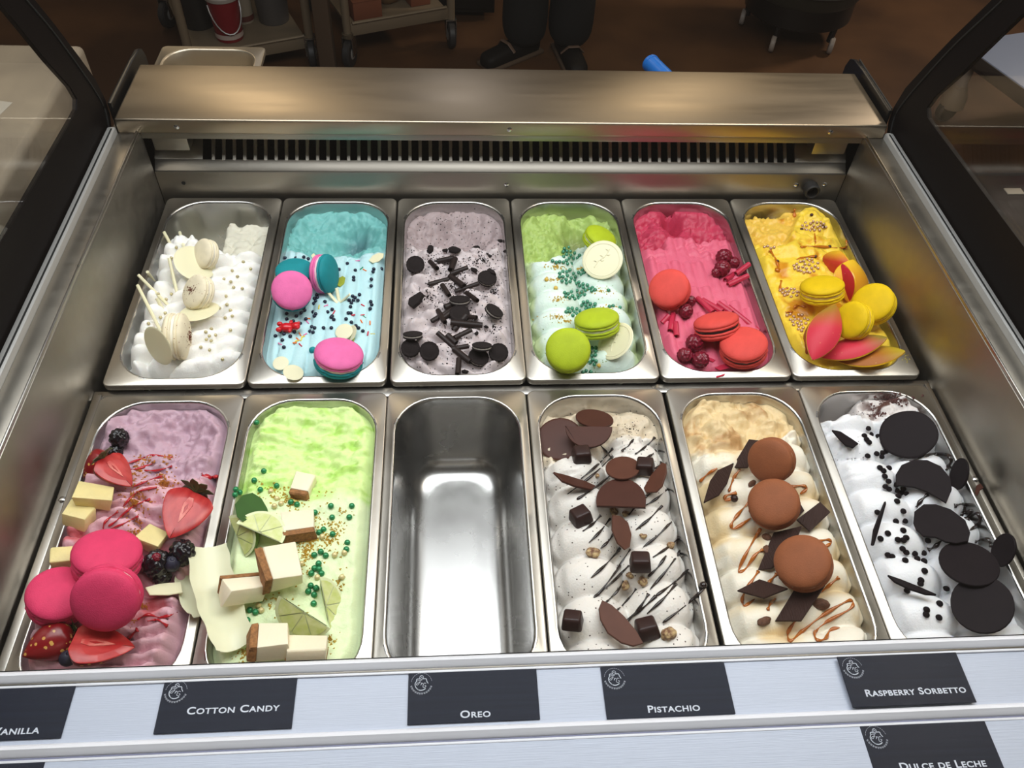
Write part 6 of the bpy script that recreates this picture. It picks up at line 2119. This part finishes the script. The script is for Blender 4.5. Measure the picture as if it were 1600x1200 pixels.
# low platform at the far side with a castered leg
tb = empty('low_table', Matrix.Translation((1.685, 2.015, FZ)) @ Matrix.Rotation(math.radians(16), 4, 'Z'))
tag(tb, 'low pale blue-white topped table on grey castered legs beyond the side glass', 'table')
part('tabletop', bevbox(0.0, 1.0, -0.36, 0.02, 0.265, 0.295, 0.004), mat('table_pale', (150, 160, 186), 0.4), tb)
part('edge_band', bevbox(-0.004, 0.0, -0.36, 0.02, 0.255, 0.292, 0.001), mat('table_edge', (52, 44, 42), 0.5), tb)
part('frame', bevbox(0.01, 0.99, -0.35, 0.01, 0.235, 0.265, 0.002), mat('table_edge', (52, 44, 42), 0.5), tb)
for x, y in ((0.065, -0.012), (0.95, -0.012), (0.55, -0.32), (0.95, -0.32)):
    l = part('leg', tube([(x, y, 0.12), (x, y, 0.24)], 0.02, 14), mat('leg_grey', (150, 134, 120), 0.5), tb)
    part('caster_cup', lathe([(0.02, 0.14), (0.027, 0.135), (0.03, 0.125), (0.042, 0.10), (0.045, 0.06), (0.03, 0.05), (0.01, 0.05)], 18), mat('cup_tan', (128, 110, 90), 0.5), l, M=Matrix.Translation((x, y, 0)))
    part('wheel', ([(x + a * 0.8 - 0.01, y + c * 1.1, 0.043 + b * 0.8) for a, b, c in WHEEL[0]], WHEEL[1]), RUBBER, l)
mt = ob('floor_mat', mk('floor_mat', *bevbox(-0.2, 1.2, -1.2, 0.0, 0, 0.012, 0.004), mat('mat_dark', (52, 44, 42), 0.7, rgb2=(70, 62, 60), vscale=8), True, 30), None, mat4((1.72, 1.672, FZ)))
tag(mt, 'dark rubber mat lying on the floor beyond the side glass', 'mat')
sc_ = ob('floor_scrap', mk('floor_scrap', *bevbox(-0.03, 0.03, -0.016, 0.016, 0, 0.004, 0.001), mat('paper', (190, 182, 168), 0.7), True, 30), None, mat4((1.80, 1.56, FZ + 0.012)))
tag(sc_, 'small pale scrap lying on the dark floor mat', 'litter')
# blue handled scraper lying on the rear shelf, its handle poking out past the edge
A, Bt = np.array((0.303, 0.845, -0.0445)), np.array((0.395, 0.585, -0.0445))
br = empty('scraper', mat4(A))
tag(br, 'scraper with a bright blue round handle poking out behind the steel ledge', 'tool')
BLUEH = mat('blue_plastic', (30, 110, 196), 0.35)
D_ = unit(Bt - A)
part('handle', tube([(0, 0, 0), tuple(D_ * 0.05), tuple(D_ * 0.2), tuple(Bt - A)], [0.0165, 0.0165, 0.015, 0.012], 20), BLUEH, br)
part('end_cap', lathe([(0.014, -0.001), (0.0172, 0), (0.0172, 0.007), (0.0135, 0.009), (0.012, 0.006), (0.003, 0.006)], 20), BLUEH, br, M=mat4((0, 0, 0), np.array(Vector(tuple(A - Bt)).to_track_quat('Z', 'Y').to_matrix())))
s_ = np.array((-D_[1], D_[0], 0))
E_ = Bt - A
part('blade', prism([tuple((E_ + s_ * 0.012)[:2]), tuple((E_ - s_ * 0.012)[:2]), tuple((E_ + D_ * 0.06 - s_ * 0.035)[:2]), tuple((E_ + D_ * 0.06 + s_ * 0.035)[:2])], -0.001, 0.001), STEEL, br)

# ------------------------------------------------------------------ the person behind the case
TROUS = mat('trousers_black', (12, 12, 13), 0.85)
SKINM = mat('skin_tone', (160, 112, 86), 0.5, sss=0.1)
SHIRT = mat('shirt_dark', (40, 40, 46), 0.8)
HAIR = mat('hair_dark', (24, 18, 14), 0.7)
px, py = 0.29, 2.46


def skinned(name, verts, edges, radii, m, parent, root=0, sub=2):
    me = bpy.data.meshes.new(name)
    me.from_pydata(verts, edges, [])
    o = bpy.data.objects.new(name, me)
    COL.objects.link(o)
    o.modifiers.new('skin', 'SKIN')
    for i, r in enumerate(radii):
        sv = me.skin_vertices[0].data[i]
        sv.radius = (r, r) if not hasattr(r, '__len__') else r
        sv.use_root = i == root
    s = o.modifiers.new('sub', 'SUBSURF')
    s.levels = s.render_levels = sub
    dg = bpy.context.evaluated_depsgraph_get()
    me2 = bpy.data.meshes.new_from_object(o.evaluated_get(dg))
    bpy.data.objects.remove(o)
    me2.name = name
    me2.polygons.foreach_set('use_smooth', [True] * len(me2.polygons))
    me2.materials.clear()
    me2.materials.append(m)
    return ob(name, me2, parent)


pe = empty('person', mat4((px, py, FZ)))
tag(pe, 'person in wide black trousers and dark shoes standing behind the freezer', 'person')
bv = [(0, 0, 0.95), (0, 0.01, 1.12), (0, 0.01, 1.32), (0, 0.01, 1.44), (0, 0.0, 1.50), (0, -0.01, 1.56), (0, -0.015, 1.66),   # pelvis..head 0-6
      (-0.17, 0.01, 1.40), (-0.23, 0.02, 1.14), (-0.20, -0.12, 0.93), (-0.17, -0.17, 0.87),      # arm
      (0.17, 0.01, 1.40), (0.23, 0.02, 1.14), (0.20, -0.12, 0.93), (0.17, -0.17, 0.87),
      (-0.085, 0, 0.86), (-0.085, -0.01, 0.48), (-0.085, 0.02, 0.14), (-0.085, 0.02, 0.09),
      (0.085, 0, 0.86), (0.085, -0.01, 0.48), (0.085, 0.02, 0.14), (0.085, 0.02, 0.09)]
be = [(0, 1), (1, 2), (2, 3), (3, 4), (4, 5), (5, 6), (3, 7), (7, 8), (8, 9), (9, 10), (3, 11), (11, 12), (12, 13), (13, 14), (0, 15), (15, 16), (16, 17), (17, 18), (0, 19), (19, 20), (20, 21), (21, 22)]
bw = [(.14, .1), (.13, .095), (.15, .1), (.1, .08), .055, .065, .085, .06, .042, .033, .03, .06, .042, .033, .03, .085, .06, .042, .03, .085, .06, .042, .03]
skinned('body', bv, be, bw, SKINM, pe)
skinned('trousers', [(0, 0, 0.98), (0, 0, 0.90), (-0.088, 0, 0.80), (-0.09, -0.01, 0.48), (-0.088, 0.0, 0.035), (0.088, 0, 0.80), (0.09, -0.01, 0.48), (0.088, 0.0, 0.035)],
        [(0, 1), (1, 2), (2, 3), (3, 4), (1, 5), (5, 6), (6, 7)], [(.155, .115), (.16, .12), .098, .088, .098, .098, .088, .098], TROUS, pe)
skinned('shirt', [(0, 0, 0.94), (0, 0.01, 1.14), (0, 0.01, 1.34), (0, 0.01, 1.45), (-0.175, 0.01, 1.40), (-0.21, 0.015, 1.24), (0.175, 0.01, 1.40), (0.21, 0.015, 1.24)],
        [(0, 1), (1, 2), (2, 3), (3, 4), (4, 5), (3, 6), (6, 7)], [(.165, .12), (.15, .115), (.165, .115), (.08, .075), .075, .06, .075, .06], SHIRT, pe)
hv = ico(3)
part('hair', ([(x * 0.1, y * 0.115 + 0.008, 1.69 + z * 0.10 if (z > -0.2 or y > 0.1) else 1.67) for x, y, z in hv[0]], hv[1]), HAIR, pe)
for s in (-1, 1):
    part('eye', ([(s * 0.035 + x * 0.012, -0.096 + y * 0.012, 1.645 + z * 0.012) for x, y, z in hv[0]], hv[1]), mat('eye_white', (200, 196, 190), 0.3), pe)
    part('ear', ([(s * 0.088 + x * 0.01, y * 0.02, 1.63 + z * 0.03) for x, y, z in hv[0]], hv[1]), SKINM, pe)
    hb = np.array((s * 0.17, -0.17, 0.87))
    for k in range(5):
        if k < 4:
            b0 = hb + np.array((s * (0.012 - 0.013 * k) * -1, -0.02, -0.01))
            L_ = (0.07, 0.078, 0.074, 0.06)[k]
            dirs = [np.array((0, -0.75, -0.65)), np.array((0, -0.5, -0.85)), np.array((0, -0.1, -1.0))]
        else:
            b0 = hb + np.array((-s * 0.03, -0.005, 0.0))
            L_ = 0.055
            dirs = [np.array((-s * 0.6, -0.7, -0.3)), np.array((-s * 0.3, -0.8, -0.5)), np.array((0, -0.8, -0.6))]
        pts = [hb, b0]
        for dd in dirs:
            pts.append(pts[-1] + unit(dd) * L_ / 2.6)
        part('finger', tube(pts, [0.012, 0.0095, 0.0085, 0.008, 0.006], 8), SKINM, pe)
    part('nose', tube([(0, -0.09, 1.65), (0, -0.108, 1.615), (0, -0.098, 1.605)], [0.006, 0.012, 0.008], 8), SKINM, pe) if s > 0 else None
part('mouth', tube([(-0.022, -0.088, 1.578), (0, -0.096, 1.576), (0.022, -0.088, 1.578)], [0.003, 0.005, 0.003], 6), mat('lip', (140, 76, 70), 0.5), pe)
SHOE = mat('shoe_dark', (24, 20, 18), 0.6, spec=0.2)
for s, rot, off in ((-1, 0.9, (-0.10, 0.0)), (1, 0.15, (0.085, 0.0))):
    V, F = bevbox(-0.045, 0.045, -0.19, 0.085, 0.0, 0.08, 0.028, 3)
    V = [(x * (0.86 if y > 0 else 1 - 0.2 * (-y / 0.19) ** 3), y, z * (1 if y > -0.06 else 1 + 0.35 * (y + 0.06) / 0.13)) for x, y, z in V]
    M_ = Matrix.Translation((off[0], off[1], 0)) @ Matrix.Rotation(s * rot, 4, 'Z')
    so = part('shoe', (V, F), SHOE, pe, True, 60, M=M_)
    part('sole', bevbox(-0.047, 0.047, -0.185, 0.088, 0.0, 0.016, 0.006), mat('sole_tan', (96, 78, 62), 0.6), so)
    part('strap', tube([(-0.044, -0.07, 0.05), (-0.02, -0.08, 0.078), (0.02, -0.08, 0.078), (0.044, -0.07, 0.05)], 0.008, 8, 0.5), mat('shoe_strap', (104, 82, 66), 0.6), so)
